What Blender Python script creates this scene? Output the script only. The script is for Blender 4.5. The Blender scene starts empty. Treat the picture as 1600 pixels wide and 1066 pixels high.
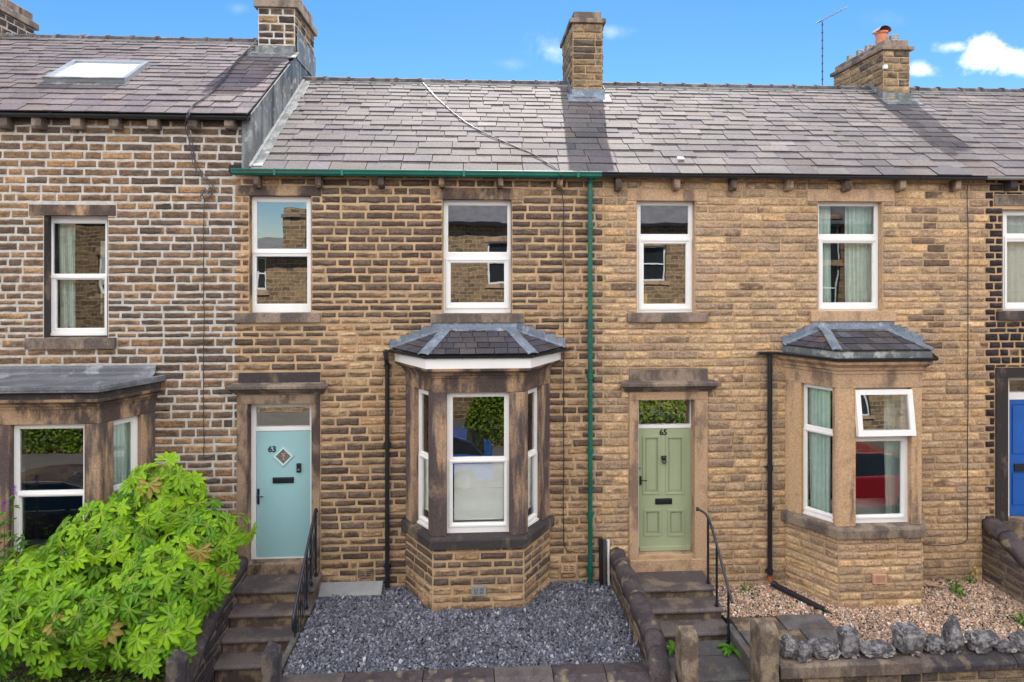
import bpy, math, random
import numpy as np
from mathutils import Vector
random.seed(7)
RNG = np.random.default_rng(11)
R = math.radians

# ------------------------------------------------------------------ camera
CAM_D, CAM_Z, FPX, HOR = 9.64, 4.87, 980.0, 418.0
YAW = math.atan(0.058)
cam_data = bpy.data.cameras.new("Camera")
cam = bpy.data.objects.new("Camera", cam_data)
bpy.context.scene.collection.objects.link(cam)
cam.location = (0, -CAM_D, CAM_Z)
cam.rotation_euler = (R(90), 0, -YAW)
cam_data.sensor_width = 36.0
cam_data.lens = 36.0 * FPX / 1600.0
cam_data.shift_y = -(533.0 - HOR) / 1600.0
cam_data.clip_start = 0.05
cam_data.clip_end = 2000
bpy.context.scene.camera = cam

# ------------------------------------------------------------------ exposure
vs = bpy.context.scene.view_settings
vs.view_transform = 'Standard'; vs.look = 'None'; vs.exposure = 1.68; vs.gamma = 1
vs.use_curve_mapping = False
bpy.context.scene.cycles.max_bounces = 8
bpy.context.scene.cycles.transparent_max_bounces = 12

# ------------------------------------------------------------------ sun
SUN_EL = R(53)
SUN_AZ = R(9)            # measured from +Y towards +X: behind the terrace, slightly right
sdir = Vector((math.cos(SUN_EL)*math.sin(SUN_AZ), math.cos(SUN_EL)*math.cos(SUN_AZ), math.sin(SUN_EL)))
sd = bpy.data.lights.new("Sun", 'SUN'); sd.energy = 3.2; sd.angle = R(0.6); sd.color = (1.0, 0.95, 0.87)
so = bpy.data.objects.new("Sun", sd); bpy.context.scene.collection.objects.link(so)
so.rotation_euler = sdir.to_track_quat('Z', 'Y').to_euler(); so.location = (0, 10, 30)

# ------------------------------------------------------------------ world
world = bpy.data.worlds.new("World"); bpy.context.scene.world = world
world.use_nodes = True
def build_world():
    nt = world.node_tree; nt.nodes.clear(); L = nt.links
    def N(t): return nt.nodes.new(t)
    def M(op, a, b=None, c=None):
        n = N('ShaderNodeMath'); n.operation = op
        for i, v in enumerate((a, b, c)):
            if v is None: continue
            if isinstance(v, (int, float)): n.inputs[i].default_value = v
            else: L.new(v, n.inputs[i])
        return n.outputs[0]
    def SS(x, lo, hi):
        n = N('ShaderNodeMapRange'); n.interpolation_type = 'SMOOTHSTEP'
        L.new(x, n.inputs[0]); n.inputs[1].default_value = lo; n.inputs[2].default_value = hi
        return n.outputs[0]
    tc = N('ShaderNodeTexCoord'); sp = N('ShaderNodeSeparateXYZ'); L.new(tc.outputs['Generated'], sp.inputs[0])
    x, y, z = sp.outputs
    sky = N('ShaderNodeTexSky'); sky.sky_type = 'NISHITA'; sky.sun_disc = False
    sky.sun_elevation = SUN_EL; sky.sun_rotation = SUN_AZ; sky.air_density = 1.0; sky.dust_density = 0.1; sky.ozone_density = 3.0
    yy = M('MAXIMUM', y, 0.02)
    a = M('DIVIDE', x, yy); b = M('DIVIDE', z, yy)
    nz = N('ShaderNodeTexNoise'); nz.inputs['Scale'].default_value = 22; nz.inputs['Detail'].default_value = 7; nz.inputs['Roughness'].default_value = .62
    L.new(tc.outputs['Generated'], nz.inputs['Vector'])
    nn = M('SUBTRACT', nz.outputs[0], 0.5)
    tot = None
    s, c = math.sin(YAW), math.cos(YAW)
    for (px, py, w, h, soft, op, k) in ((1548, 84, 78, 30, .6, .97, 2.9), (1490, 74, 38, 15, .7, .85, 2.6), (1590, 102, 44, 22, .6, .97, 2.6), (1440, 111, 32, 15, .8, .7, 2.4),
                                     (862, 78, 40, 26, 1.3, .42, 3.2), (955, 50, 34, 12, 1.4, .25, 3.2), (372, 14, 26, 12, 1.3, .18, 2.5),
                                     (1380, 30, 60, 20, 1.6, .12, 2.5), (800, 100, 30, 12, 1.4, .12, 2.8)):
        fx, fy, fz = s*FPX + c*(px-800), c*FPX - s*(px-800), HOR-py
        da = M('DIVIDE', M('SUBTRACT', a, fx/fy), w/FPX); db = M('DIVIDE', M('SUBTRACT', b, fz/fy), h/FPX)
        rr = M('SQRT', M('ADD', M('MULTIPLY', da, da), M('MULTIPLY', db, db)))
        v = M('ADD', M('SUBTRACT', 1.0, rr), M('MULTIPLY', nn, k))
        v = M('MULTIPLY', SS(v, -.1, soft*1.5), op)
        tot = v if tot is None else M('MAXIMUM', tot, v)
    tot = M('MULTIPLY', tot, M('GREATER_THAN', y, 0.1))
    # added broad broken cloud behind the photographer, unseen fill light for the shaded facade
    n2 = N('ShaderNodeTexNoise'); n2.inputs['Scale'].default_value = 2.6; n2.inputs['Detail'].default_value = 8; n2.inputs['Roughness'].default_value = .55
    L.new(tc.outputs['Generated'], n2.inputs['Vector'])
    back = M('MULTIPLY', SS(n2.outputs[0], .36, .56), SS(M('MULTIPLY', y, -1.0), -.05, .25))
    hs = N('ShaderNodeHueSaturation'); hs.inputs['Saturation'].default_value = 1.30; hs.inputs['Value'].default_value = .86
    L.new(sky.outputs[0], hs.inputs['Color'])
    mix = N('ShaderNodeMix'); mix.data_type = 'RGBA'
    L.new(tot, mix.inputs[0]); L.new(hs.outputs[0], mix.inputs[6]); mix.inputs[7].default_value = (10.5, 10.3, 10.0, 1)
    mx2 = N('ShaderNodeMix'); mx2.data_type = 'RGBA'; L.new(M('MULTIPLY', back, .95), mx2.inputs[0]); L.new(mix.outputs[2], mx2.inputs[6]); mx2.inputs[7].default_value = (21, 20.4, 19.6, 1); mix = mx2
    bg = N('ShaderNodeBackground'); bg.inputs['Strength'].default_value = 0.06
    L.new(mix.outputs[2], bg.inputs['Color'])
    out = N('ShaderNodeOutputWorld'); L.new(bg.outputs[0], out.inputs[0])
build_world()

# ------------------------------------------------------------------ measuring: where a sight line meets a wall plane
SY, CY = math.sin(YAW), math.cos(YAW)
def W(px, py, Y=0.0):
    t = (Y + CAM_D) / (CY*FPX - SY*(px-800))
    return t*(FPX*SY + CY*(px-800)), CAM_Z + t*(HOR-py)
def WX(px, Y=0.0): return W(px, 500, Y)[0]
def WZ(px, py, Y=0.0): return W(px, py, Y)[1]
def WR(x0, x1, y0, y1, Y=0.0):        # rectangle on a plane -> (x0,x1,z0,z1)
    m = (x0+x1)/2
    return WX(x0, Y), WX(x1, Y), WZ(m, y1, Y), WZ(m, y0, Y)

# ------------------------------------------------------------------ noise
def _h(ix, iy, iz, s):
    with np.errstate(over='ignore'):
        h = (ix.astype(np.uint32)*np.uint32(374761393) + iy.astype(np.uint32)*np.uint32(668265263) + iz.astype(np.uint32)*np.uint32(2147483647) + np.uint32(s*1013904223 & 0xffffffff))
        h = (h ^ (h >> np.uint32(13)))*np.uint32(1274126177)
        h = (h ^ (h >> np.uint32(16)))*np.uint32(2246822519)
        h = h ^ (h >> np.uint32(15))
    return h.astype(np.float64)/4294967295.0
def vn(P, seed=0):
    P = np.asarray(P, float); I = np.floor(P).astype(np.int64); f = P-I; f = f*f*(3-2*f); r = 0
    for dx in (0, 1):
        for dy in (0, 1):
            for dz in (0, 1):
                w = (f[:, 0] if dx else 1-f[:, 0])*(f[:, 1] if dy else 1-f[:, 1])*(f[:, 2] if dz else 1-f[:, 2])
                r = r + w*_h(I[:, 0]+dx, I[:, 1]+dy, I[:, 2]+dz, seed)
    return r
def fbm(P, o=3, seed=0):
    P = np.asarray(P, float); r = 0; a = .5; t = 0
    for i in range(o):
        r = r + a*vn(P*(2**i)+i*17.3, seed+i); t += a; a *= .55
    return r/t

# ------------------------------------------------------------------ mesh builder
COL = bpy.context.scene.collection
ORG = {}
class Fr:
    def __init__(s, o, u, v=(0, 0, 1), n=None):
        s.o = np.array(o, float); s.u = np.array(u, float); s.u /= np.linalg.norm(s.u)
        s.v = np.array(v, float); s.v /= np.linalg.norm(s.v)
        s.n = np.cross(s.u, s.v) if n is None else np.array(n, float)
    def p(s, a, b, d=0.0):
        a = np.asarray(a, float); b = np.asarray(b, float); d = np.asarray(d, float)
        return s.o + a[..., None]*s.u + b[..., None]*s.v + d[..., None]*s.n
FACADE = Fr((0, 0, 0), (1, 0, 0))      # n = (0,-1,0)
class MB:
    def __init__(s): s.V = []; s.C = []; s.F = []; s.MI = []; s.n = 0; s.col = (1, 1, 1)
    def add(s, verts, faces, col=None, mi=0):
        verts = np.asarray(verts, float).reshape(-1, 3); s.V.append(verts)
        c = np.array(s.col if col is None else col, float)
        if c.ndim == 1: c = np.tile(c, (len(verts), 1))
        s.C.append(c); k = s.n
        s.F.extend([tuple(int(i)+k for i in f) for f in faces]); s.MI.extend([mi]*len(faces)); s.n += len(verts)
        return s
    def grid(s, P, col=None, mi=0):          # P (rows, cols, 3)
        r, c = P.shape[:2]; i = np.arange(r*c).reshape(r, c)
        q = np.stack([i[:-1, :-1], i[:-1, 1:], i[1:, 1:], i[1:, :-1]], -1).reshape(-1, 4)
        cc = None if col is None else np.asarray(col).reshape(-1, 3) if np.asarray(col).ndim > 1 else col
        return s.add(P.reshape(-1, 3), q.tolist(), cc, mi)
    def box(s, fr, a0, a1, b0, b1, d0, d1, col=None, mi=0):
        A = np.array([a0, a1, a1, a0]*2); B = np.array([b0, b0, b1, b1]*2); D = np.array([d0]*4+[d1]*4)
        return s.add(fr.p(A, B, D), [(0, 3, 2, 1), (4, 5, 6, 7), (0, 1, 5, 4), (1, 2, 6, 5), (2, 3, 7, 6), (3, 0, 4, 7)], col, mi)
    def prism(s, fr, poly, d0, d1, col=None, mi=0):   # polygon in (a,b), extruded along n
        n = len(poly); a = np.array([p[0] for p in poly]*2); b = np.array([p[1] for p in poly]*2); d = np.array([d0]*n+[d1]*n)
        f = [tuple(range(n-1, -1, -1)), tuple(range(n, 2*n))]+[(i, (i+1) % n, n+(i+1) % n, n+i) for i in range(n)]
        return s.add(fr.p(a, b, d), f, col, mi)
    def tube(s, pts, r, seg=8, col=None, mi=0, cap=True):
        pts = [np.array(p, float) for p in pts]; rs = r if hasattr(r, '__len__') else [r]*len(pts); V = []
        up = None
        for i, p in enumerate(pts):
            d = (pts[min(i+1, len(pts)-1)]-pts[max(i-1, 0)]); d /= (np.linalg.norm(d)+1e-9)
            if up is None:
                up = np.array([0, 0, 1.]) if abs(d[2]) < .9 else np.array([1., 0, 0])
            a = np.cross(d, up); a /= np.linalg.norm(a)+1e-9; b = np.cross(a, d); up = b
            for k in range(seg):
                t = 2*math.pi*k/seg; V.append(p+rs[i]*(math.cos(t)*a+math.sin(t)*b))
        F = []
        for i in range(len(pts)-1):
            for k in range(seg):
                k2 = (k+1) % seg; F.append((i*seg+k, i*seg+k2, (i+1)*seg+k2, (i+1)*seg+k))
        if cap: F.append(tuple(range(seg-1, -1, -1))); F.append(tuple((len(pts)-1)*seg+k for k in range(seg)))
        return s.add(np.array(V), F, col, mi)
    def sweep(s, path, prof, col=None, mi=0, wall=True):   # path (x,y) left to right, prof closed polygon (out,z)
        n = len(path); m = len(prof); V = []
        P = [np.array(p, float) for p in path]
        D = [(P[i+1]-P[i])/np.linalg.norm(P[i+1]-P[i]) for i in range(n-1)]; Nn = [np.array((d[1], -d[0])) for d in D]
        for i in range(n):
            for (o, z) in prof:
                if i == 0 or i == n-1:
                    d, nn = (D[0], Nn[0]) if i == 0 else (D[-1], Nn[-1]); q = P[i]+nn*o
                    if wall and abs(d[1]) > .2: q = q+d*((P[i][1]-q[1])/d[1])
                else:
                    b = Nn[i-1]+Nn[i]; b /= np.linalg.norm(b); q = P[i]+b*o/np.dot(b, Nn[i])
                V.append((q[0], q[1], z))
        F = [(i*m+k, (i+1)*m+k, (i+1)*m+(k+1) % m, i*m+(k+1) % m) for i in range(n-1) for k in range(m)]
        F += [tuple(range(m)), tuple((n-1)*m+k for k in range(m-1, -1, -1))]
        return s.add(np.array(V), F, col, mi)
    def build(s, name, mats, parent=None, loc=None, smooth=False, bevel=0, auto=None):
        V = np.concatenate(s.V); C = np.concatenate(s.C)
        if parent is not None: org = ORG[parent.name]
        elif loc is None:
            lo, hi = V.min(0), V.max(0); org = np.array([(lo[0]+hi[0])/2, (lo[1]+hi[1])/2, lo[2]])
        else: org = np.array(loc, float)
        V = V-org
        me = bpy.data.meshes.new(name); me.from_pydata(V.tolist(), [], s.F)
        at = me.color_attributes.new("Col", 'FLOAT_COLOR', 'POINT')
        at.data.foreach_set("color", np.hstack([C, np.ones((len(C), 1))]).astype(np.float32).ravel())
        mats = mats if isinstance(mats, (list, tuple)) else [mats]
        for m in mats: me.materials.append(m)
        if len(mats) > 1: me.polygons.foreach_set("material_index", np.array(s.MI, dtype=np.int32))
        if smooth: me.polygons.foreach_set("use_smooth", np.ones(len(me.polygons), dtype=bool))
        me.update(); o = bpy.data.objects.new(name, me); COL.objects.link(o); ORG[o.name] = org
        if parent is not None: o.parent = parent
        else: o.location = org
        if bevel:
            b = o.modifiers.new("Bevel", 'BEVEL'); b.width = bevel; b.segments = 2; b.limit_method = 'ANGLE'; b.angle_limit = R(40)
        return o
def tag(o, label=None, cat=None, group=None, kind=None):
    if label: o['label'] = label
    if cat: o['category'] = cat
    if group: o['group'] = group
    if kind: o['kind'] = kind
    return o
def thing(name, loc, label, cat, group=None):
    o = bpy.data.objects.new(name, None); COL.objects.link(o); o.location = loc; o.empty_display_size = .2
    ORG[o.name] = np.array(loc, float); return tag(o, label, cat, group)

# ------------------------------------------------------------------ materials
def newmat(name):
    m = bpy.data.materials.new(name); m.use_nodes = True; nt = m.node_tree; b = nt.nodes['Principled BSDF']
    return m, nt, b
def node(nt, t, **k):
    n = nt.nodes.new(t)
    for a, v in k.items(): setattr(n, a, v)
    return n
def noise_n(nt, scale, detail=5, rough=.6, stretch=None):
    tc = node(nt, 'ShaderNodeTexCoord'); n = node(nt, 'ShaderNodeTexNoise')
    n.inputs['Scale'].default_value = scale; n.inputs['Detail'].default_value = detail; n.inputs['Roughness'].default_value = rough
    if stretch:
        mp = node(nt, 'ShaderNodeMapping'); mp.inputs['Scale'].default_value = stretch
        nt.links.new(tc.outputs['Object'], mp.inputs[0]); nt.links.new(mp.outputs[0], n.inputs['Vector'])
    else: nt.links.new(tc.outputs['Object'], n.inputs['Vector'])
    return n.outputs[0]
def mixc(nt, fac, a, b, blend='MIX'):
    n = node(nt, 'ShaderNodeMix', data_type='RGBA', blend_type=blend)
    for i, v in ((0, fac), (6, a), (7, b)):
        if isinstance(v, (int, float)): n.inputs[i].default_value = v
        elif isinstance(v, (tuple, list)): n.inputs[i].default_value = tuple(v)+(1,) if len(v) == 3 else v
        else: nt.links.new(v, n.inputs[i])
    return n.outputs[2]
def ramp(nt, x, lo, hi, a=0., b=1.):
    n = node(nt, 'ShaderNodeMapRange', interpolation_type='SMOOTHSTEP'); nt.links.new(x, n.inputs[0])
    for i, v in enumerate((lo, hi, a, b)): n.inputs[i+1].default_value = v
    return n.outputs[0]
def bump(nt, b, h, strength, dist=.01):
    n = node(nt, 'ShaderNodeBump'); n.inputs['Strength'].default_value = strength; n.inputs['Distance'].default_value = dist
    nt.links.new(h, n.inputs['Height']); nt.links.new(n.outputs[0], b.inputs['Normal'])
def vcol_mat(name, rough=.9, fine=60, fstr=.35, bstr=.5, bdist=.006, spec=.3, big=3., bigstr=.15):
    m, nt, b = newmat(name); at = node(nt, 'ShaderNodeAttribute', attribute_name='Col')
    f = noise_n(nt, fine, 6, .7); g = noise_n(nt, big, 3, .5)
    c = mixc(nt, 1.0, at.outputs['Color'], mixc(nt, ramp(nt, f, .3, .7), (1-fstr,)*3, (1+fstr*.7,)*3), 'MULTIPLY')
    c = mixc(nt, 1.0, c, mixc(nt, ramp(nt, g, .3, .7), (1-bigstr,)*3, (1+bigstr,)*3), 'MULTIPLY')
    nt.links.new(c, b.inputs['Base Color']); b.inputs['Roughness'].default_value = rough; b.inputs['Specular IOR Level'].default_value = spec
    bump(nt, b, f, bstr, bdist); return m
def plain(name, col, rough=.5, metal=0., spec=.5, var=.12, scale=8., bstr=0., bscale=40, bdist=.003, coat=0.):
    m, nt, b = newmat(name); f = noise_n(nt, scale, 5, .6)
    c = mixc(nt, ramp(nt, f, .25, .75), tuple(x*(1-var) for x in col), tuple(x*(1+var) for x in col))
    nt.links.new(c, b.inputs['Base Color']); b.inputs['Roughness'].default_value = rough; b.inputs['Metallic'].default_value = metal
    b.inputs['Specular IOR Level'].default_value = spec; b.inputs['Coat Weight'].default_value = coat
    if bstr: bump(nt, b, noise_n(nt, bscale, 5, .6), bstr, bdist)
    return m
def stained(name, base, dark, amount=.5, sc=3.5, stretch=(1, 1, .45), rough=.88, third=None, bstr=.4, tscale=1.4):
    """sandstone dressed blocks with weathered crust"""
    m, nt, b = newmat(name); n1 = noise_n(nt, sc, 7, .62, stretch); n2 = noise_n(nt, 45, 5, .7); n3 = noise_n(nt, sc*tscale, 4, .55)
    c = mixc(nt, ramp(nt, n1, .62-amount*.45, .74-amount*.40), base, dark)
    if third: c = mixc(nt, ramp(nt, n3, .56, .68), c, third)
    c = mixc(nt, 1.0, c, mixc(nt, ramp(nt, n2, .3, .7), (.72,)*3, (1.2,)*3), 'MULTIPLY')
    nt.links.new(c, b.inputs['Base Color']); b.inputs['Roughness'].default_value = rough; b.inputs['Specular IOR Level'].default_value = .25
    bump(nt, b, n2, bstr, .005); return m
M = {}
M['stone'] = vcol_mat('rock_faced_stone', fine=34, fstr=.42, bstr=1.0, bdist=.016, big=1.2, bigstr=.12)
M['mortar_white'] = plain('white_pointing', (.43, .415, .40), .95, var=.22, scale=9, bstr=.5)
M['mortar_tan'] = plain('tan_pointing', (.43, .30, .185), .95, var=.28, scale=3, bstr=.5)
M['mortar_pale'] = plain('pale_tan_pointing', (.42, .285, .17), .95, var=.2, scale=3, bstr=.5)
M['slate'] = vcol_mat('roof_slate', rough=.8, fine=26, fstr=.26, bstr=.5, bdist=.006, spec=.25, big=1.1, bigstr=.16)
M['chips'] = vcol_mat('slate_chippings', rough=.55, fine=50, fstr=.15, bstr=.2, spec=.5)
M['pebbles'] = vcol_mat('pebbles', rough=.7, fine=80, fstr=.15, bstr=.1, spec=.4)
M['deck'] = plain('roof_deck', (.02, .02, .022), .95)
M['ds_brown'] = stained('dressed_brown_stone', (.36, .24, .15), (.075, .055, .05), .48, 2.2, third=(.16, .10, .07))
M['bay_stone'] = stained('dressed_bay_stone', (.38, .255, .165), (.085, .066, .066), .52, 3.2, (1.1, 1.1, .16), third=(.22, .155, .115), tscale=.6)
M['bay_stone_tan'] = stained('dressed_bay_stone_tan', (.50, .335, .205), (.20, .14, .105), .25, 3.2, (1.2, 1.2, .22), third=(.42, .275, .17))
M['ds_door'] = stained('dressed_door_stone', (.30, .215, .155), (.07, .052, .048), .40, 2.4, third=(.18, .125, .095))
M['ds_tan'] = stained('dressed_tan_stone', (.46, .31, .20), (.21, .145, .11), .26, 2.2, third=(.37, .245, .16))
M['ds_grey'] = stained('dressed_grey_stone', (.25, .195, .155), (.11, .088, .08), .45, 3.0, third=(.17, .13, .11))
M['ds_dark'] = stained('dressed_sooty_stone', (.20, .155, .105), (.05, .043, .046), .66, 2.6, third=(.09, .073, .066))
M['ds_black'] = stained('sooty_black_stone', (.13, .10, .08), (.035, .03, .032), .75, 4)
M['step'] = stained('worn_step_stone', (.15, .125, .12), (.085, .072, .076), .42, 1.6, (1, 1, 1), .7, third=(.20, .155, .12), bstr=.3)
M['riser'] = stained('step_riser_stone', (.27, .20, .135), (.10, .075, .062), .5, 3.5, (1, 1, .8), .85)
M['coping'] = stained('mossy_coping_stone', (.085, .068, .072), (.055, .046, .052), .4, 5, (1, 1, 1), .7, third=(.22, .18, .125), tscale=1.1)
M['post'] = stained('gate_post_stone', (.28, .22, .16), (.13, .10, .08), .45, 4, (1, 1, .7), .9, third=(.13, .10, .08))
M['postdark'] = stained('dark_gate_post_stone', (.14, .115, .10), (.048, .044, .052), .50, 4, (1, 1, .6), .85, third=(.14, .115, .09))
M['flag'] = stained('flagstone', (.155, .145, .145), (.095, .09, .095), .5, 2, (1, 1, 1), .7, third=(.15, .12, .095))
M['lead'] = stained('sheet_lead', (.20, .24, .30), (.14, .17, .22), .5, 5, (1, 1, 1), .5, third=(.27, .31, .38), bstr=.12)
M['lead_grey'] = stained('weathered_sheet_lead', (.20, .215, .225), (.10, .11, .12), .5, 4, (1, 1, .3), .55, third=(.34, .35, .35), bstr=.15)
M['render'] = plain('cement_fillet', (.22, .225, .23), .9, var=.3, scale=5, bstr=.5)
M['white'] = plain('white_upvc', (.78, .78, .79), .3, var=.02)
M['offwhite'] = plain('painted_white_timber', (.72, .71, .70), .45, var=.06, scale=5)
M['green'] = plain('green_painted_iron', (.003, .105, .080), .45, var=.25, scale=3, coat=.0)
M['black'] = plain('black_plastic', (.014, .016, .022), .3, var=.2)
M['iron'] = plain('black_painted_iron', (.012, .015, .024), .35, var=.3, scale=30, bstr=.2)
M['cable'] = plain('cable', (.03, .03, .035), .5)
M['cable_grey'] = plain('grey_cable', (.05, .05, .058), .5)
M['teal'] = plain('teal_door_paint', (.29, .50, .545), .38, var=.035, scale=1.5)
M['sage'] = plain('sage_door_paint', (.325, .38, .245), .4, var=.05, scale=2)
M['blue'] = plain('blue_door_paint', (.008, .10, .42), .4, var=.1, scale=2)
M['ridge'] = stained('ridge_tile', (.105, .095, .105), (.055, .05, .056), .45, 4, (1, 1, 1), .8, third=(.19, .17, .16))
M['terracotta'] = plain('terracotta', (.46, .17, .09), .8, var=.2, scale=6)
M['clay'] = plain('clay_vent', (.52, .30, .20), .8, var=.1)
M['concrete'] = plain('grey_concrete', (.23, .235, .25), .85, var=.15, scale=4, bstr=.3)
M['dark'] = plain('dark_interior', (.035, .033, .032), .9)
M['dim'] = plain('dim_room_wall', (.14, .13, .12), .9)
M['curtain'] = plain('pale_green_curtain', (.60, .74, .70), .85, var=.08)
M['curtain_w'] = plain('pale_curtain', (.62, .66, .62), .85, var=.06)
M['blind'] = plain('white_blind', (.92, .93, .92), .8, var=.03)
M['rubber'] = plain('rubber', (.02, .02, .02), .8)
M['rock'] = stained('limestone_rock', (.27, .26, .275), (.085, .08, .09), .50, 7, (1, 1, .7), .85, third=(.48, .46, .46), bstr=1.0, tscale=.8)
M['wallrub'] = vcol_mat('wall_rubble_stone', fine=35, fstr=.3, bstr=.7, bdist=.01)
M['bark'] = plain('bark', (.12, .085, .05), .9, var=.3, scale=20, bstr=.6)
M['soil'] = plain('soil', (.035, .026, .018), .95, var=.4, scale=12, bstr=.8, bscale=20, bdist=.03)
M['asphalt'] = plain('asphalt', (.055, .055, .057), .9, var=.2, scale=30, bstr=.5, bscale=150)
M['paving'] = plain('paving', (.13, .12, .11), .9, var=.15, scale=2, bstr=.3)
M['yellow'] = plain('yellow_petal', (.8, .6, .02), .6)
M['purple'] = plain('purple_petal', (.30, .05, .50), .6)
M['rust'] = plain('rusty_pipe_joint', (.33, .09, .04), .7, var=.3)
M['steel'] = plain('brushed_metal', (.5, .5, .5), .35, metal=.9, var=.1)
def leaf_mat(name, trans=.22, rough=.42):
    m, nt, b = newmat(name); at = node(nt, 'ShaderNodeAttribute', attribute_name='Col')
    nt.links.new(at.outputs['Color'], b.inputs['Base Color']); b.inputs['Roughness'].default_value = rough; b.inputs['Specular IOR Level'].default_value = .14
    tr = node(nt, 'ShaderNodeBsdfTranslucent'); hs = node(nt, 'ShaderNodeHueSaturation'); hs.inputs['Value'].default_value = 1.3; hs.inputs['Hue'].default_value = .49
    nt.links.new(at.outputs['Color'], hs.inputs['Color']); nt.links.new(hs.outputs[0], tr.inputs[0])
    mx = node(nt, 'ShaderNodeMixShader'); mx.inputs[0].default_value = trans
    nt.links.new(b.outputs[0], mx.inputs[1]); nt.links.new(tr.outputs[0], mx.inputs[2])
    nt.links.new(mx.outputs[0], nt.nodes['Material Output'].inputs[0]); return m
M['leaf'] = leaf_mat('glossy_leaf'); M['leaf_soft'] = leaf_mat('soft_leaf', .3, .6)
def glass_mat(name, tint=(.94, .97, .96), refl=.17, wob=.05):
    m, nt, b = newmat(name); nt.nodes.remove(b)
    tr = node(nt, 'ShaderNodeBsdfTransparent'); tr.inputs[0].default_value = tint+(1,)
    gl = node(nt, 'ShaderNodeBsdfGlossy'); gl.inputs['Roughness'].default_value = 0.0; gl.inputs[0].default_value = (1, 1, 1, 1)
    fr = node(nt, 'ShaderNodeLayerWeight'); fr.inputs['Blend'].default_value = .25
    mr = node(nt, 'ShaderNodeMapRange'); nt.links.new(fr.outputs['Fresnel'], mr.inputs[0]); mr.inputs[1].default_value = 0.02; mr.inputs[2].default_value = .8; mr.inputs[3].default_value = refl; mr.inputs[4].default_value = .95
    bp = node(nt, 'ShaderNodeBump'); bp.inputs['Strength'].default_value = wob; bp.inputs['Distance'].default_value = .02
    nt.links.new(noise_n(nt, 2.2, 1.5, .4), bp.inputs['Height']); nt.links.new(bp.outputs[0], gl.inputs['Normal'])
    mx = node(nt, 'ShaderNodeMixShader'); nt.links.new(mr.outputs[0], mx.inputs[0]); nt.links.new(tr.outputs[0], mx.inputs[1]); nt.links.new(gl.outputs[0], mx.inputs[2])
    nt.links.new(mx.outputs[0], nt.nodes['Material Output'].inputs[0]); return m
M['glass'] = glass_mat('window_glass')
M['glass_up'] = glass_mat('reflective_window_glass', refl=.34, wob=.06)
M['glass_old'] = glass_mat('wavy_window_glass', wob=.10)
def brick_mat(name, c1, c2, mortar, w=.34, h=.16):
    m, nt, b = newmat(name); tc = node(nt, 'ShaderNodeTexCoord'); mp = node(nt, 'ShaderNodeMapping'); mp.inputs['Rotation'].default_value = (R(90), 0, 0)
    br = node(nt, 'ShaderNodeTexBrick'); br.inputs['Scale'].default_value = 1; br.inputs['Brick Width'].default_value = w; br.inputs['Row Height'].default_value = h
    br.inputs['Mortar Size'].default_value = .012; br.inputs['Color1'].default_value = c1+(1,); br.inputs['Color2'].default_value = c2+(1,); br.inputs['Mortar'].default_value = mortar+(1,)
    nt.links.new(tc.outputs['Object'], mp.inputs[0]); nt.links.new(mp.outputs[0], br.inputs[0])
    c = mixc(nt, 1.0, br.outputs[0], mixc(nt, ramp(nt, noise_n(nt, 9, 5, .7), .3, .7), (.6,)*3, (1.25,)*3), 'MULTIPLY')
    nt.links.new(c, b.inputs['Base Color']); b.inputs['Roughness'].default_value = .9; bump(nt, b, br.outputs[1], .5, .02); return m
M['far_stone'] = brick_mat('coursed_stone', (.34, .22, .11), (.14, .09, .05), (.40, .32, .22))
M['far_slate'] = plain('far_slate', (.09, .09, .10), .6, var=.3, scale=3)
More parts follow.
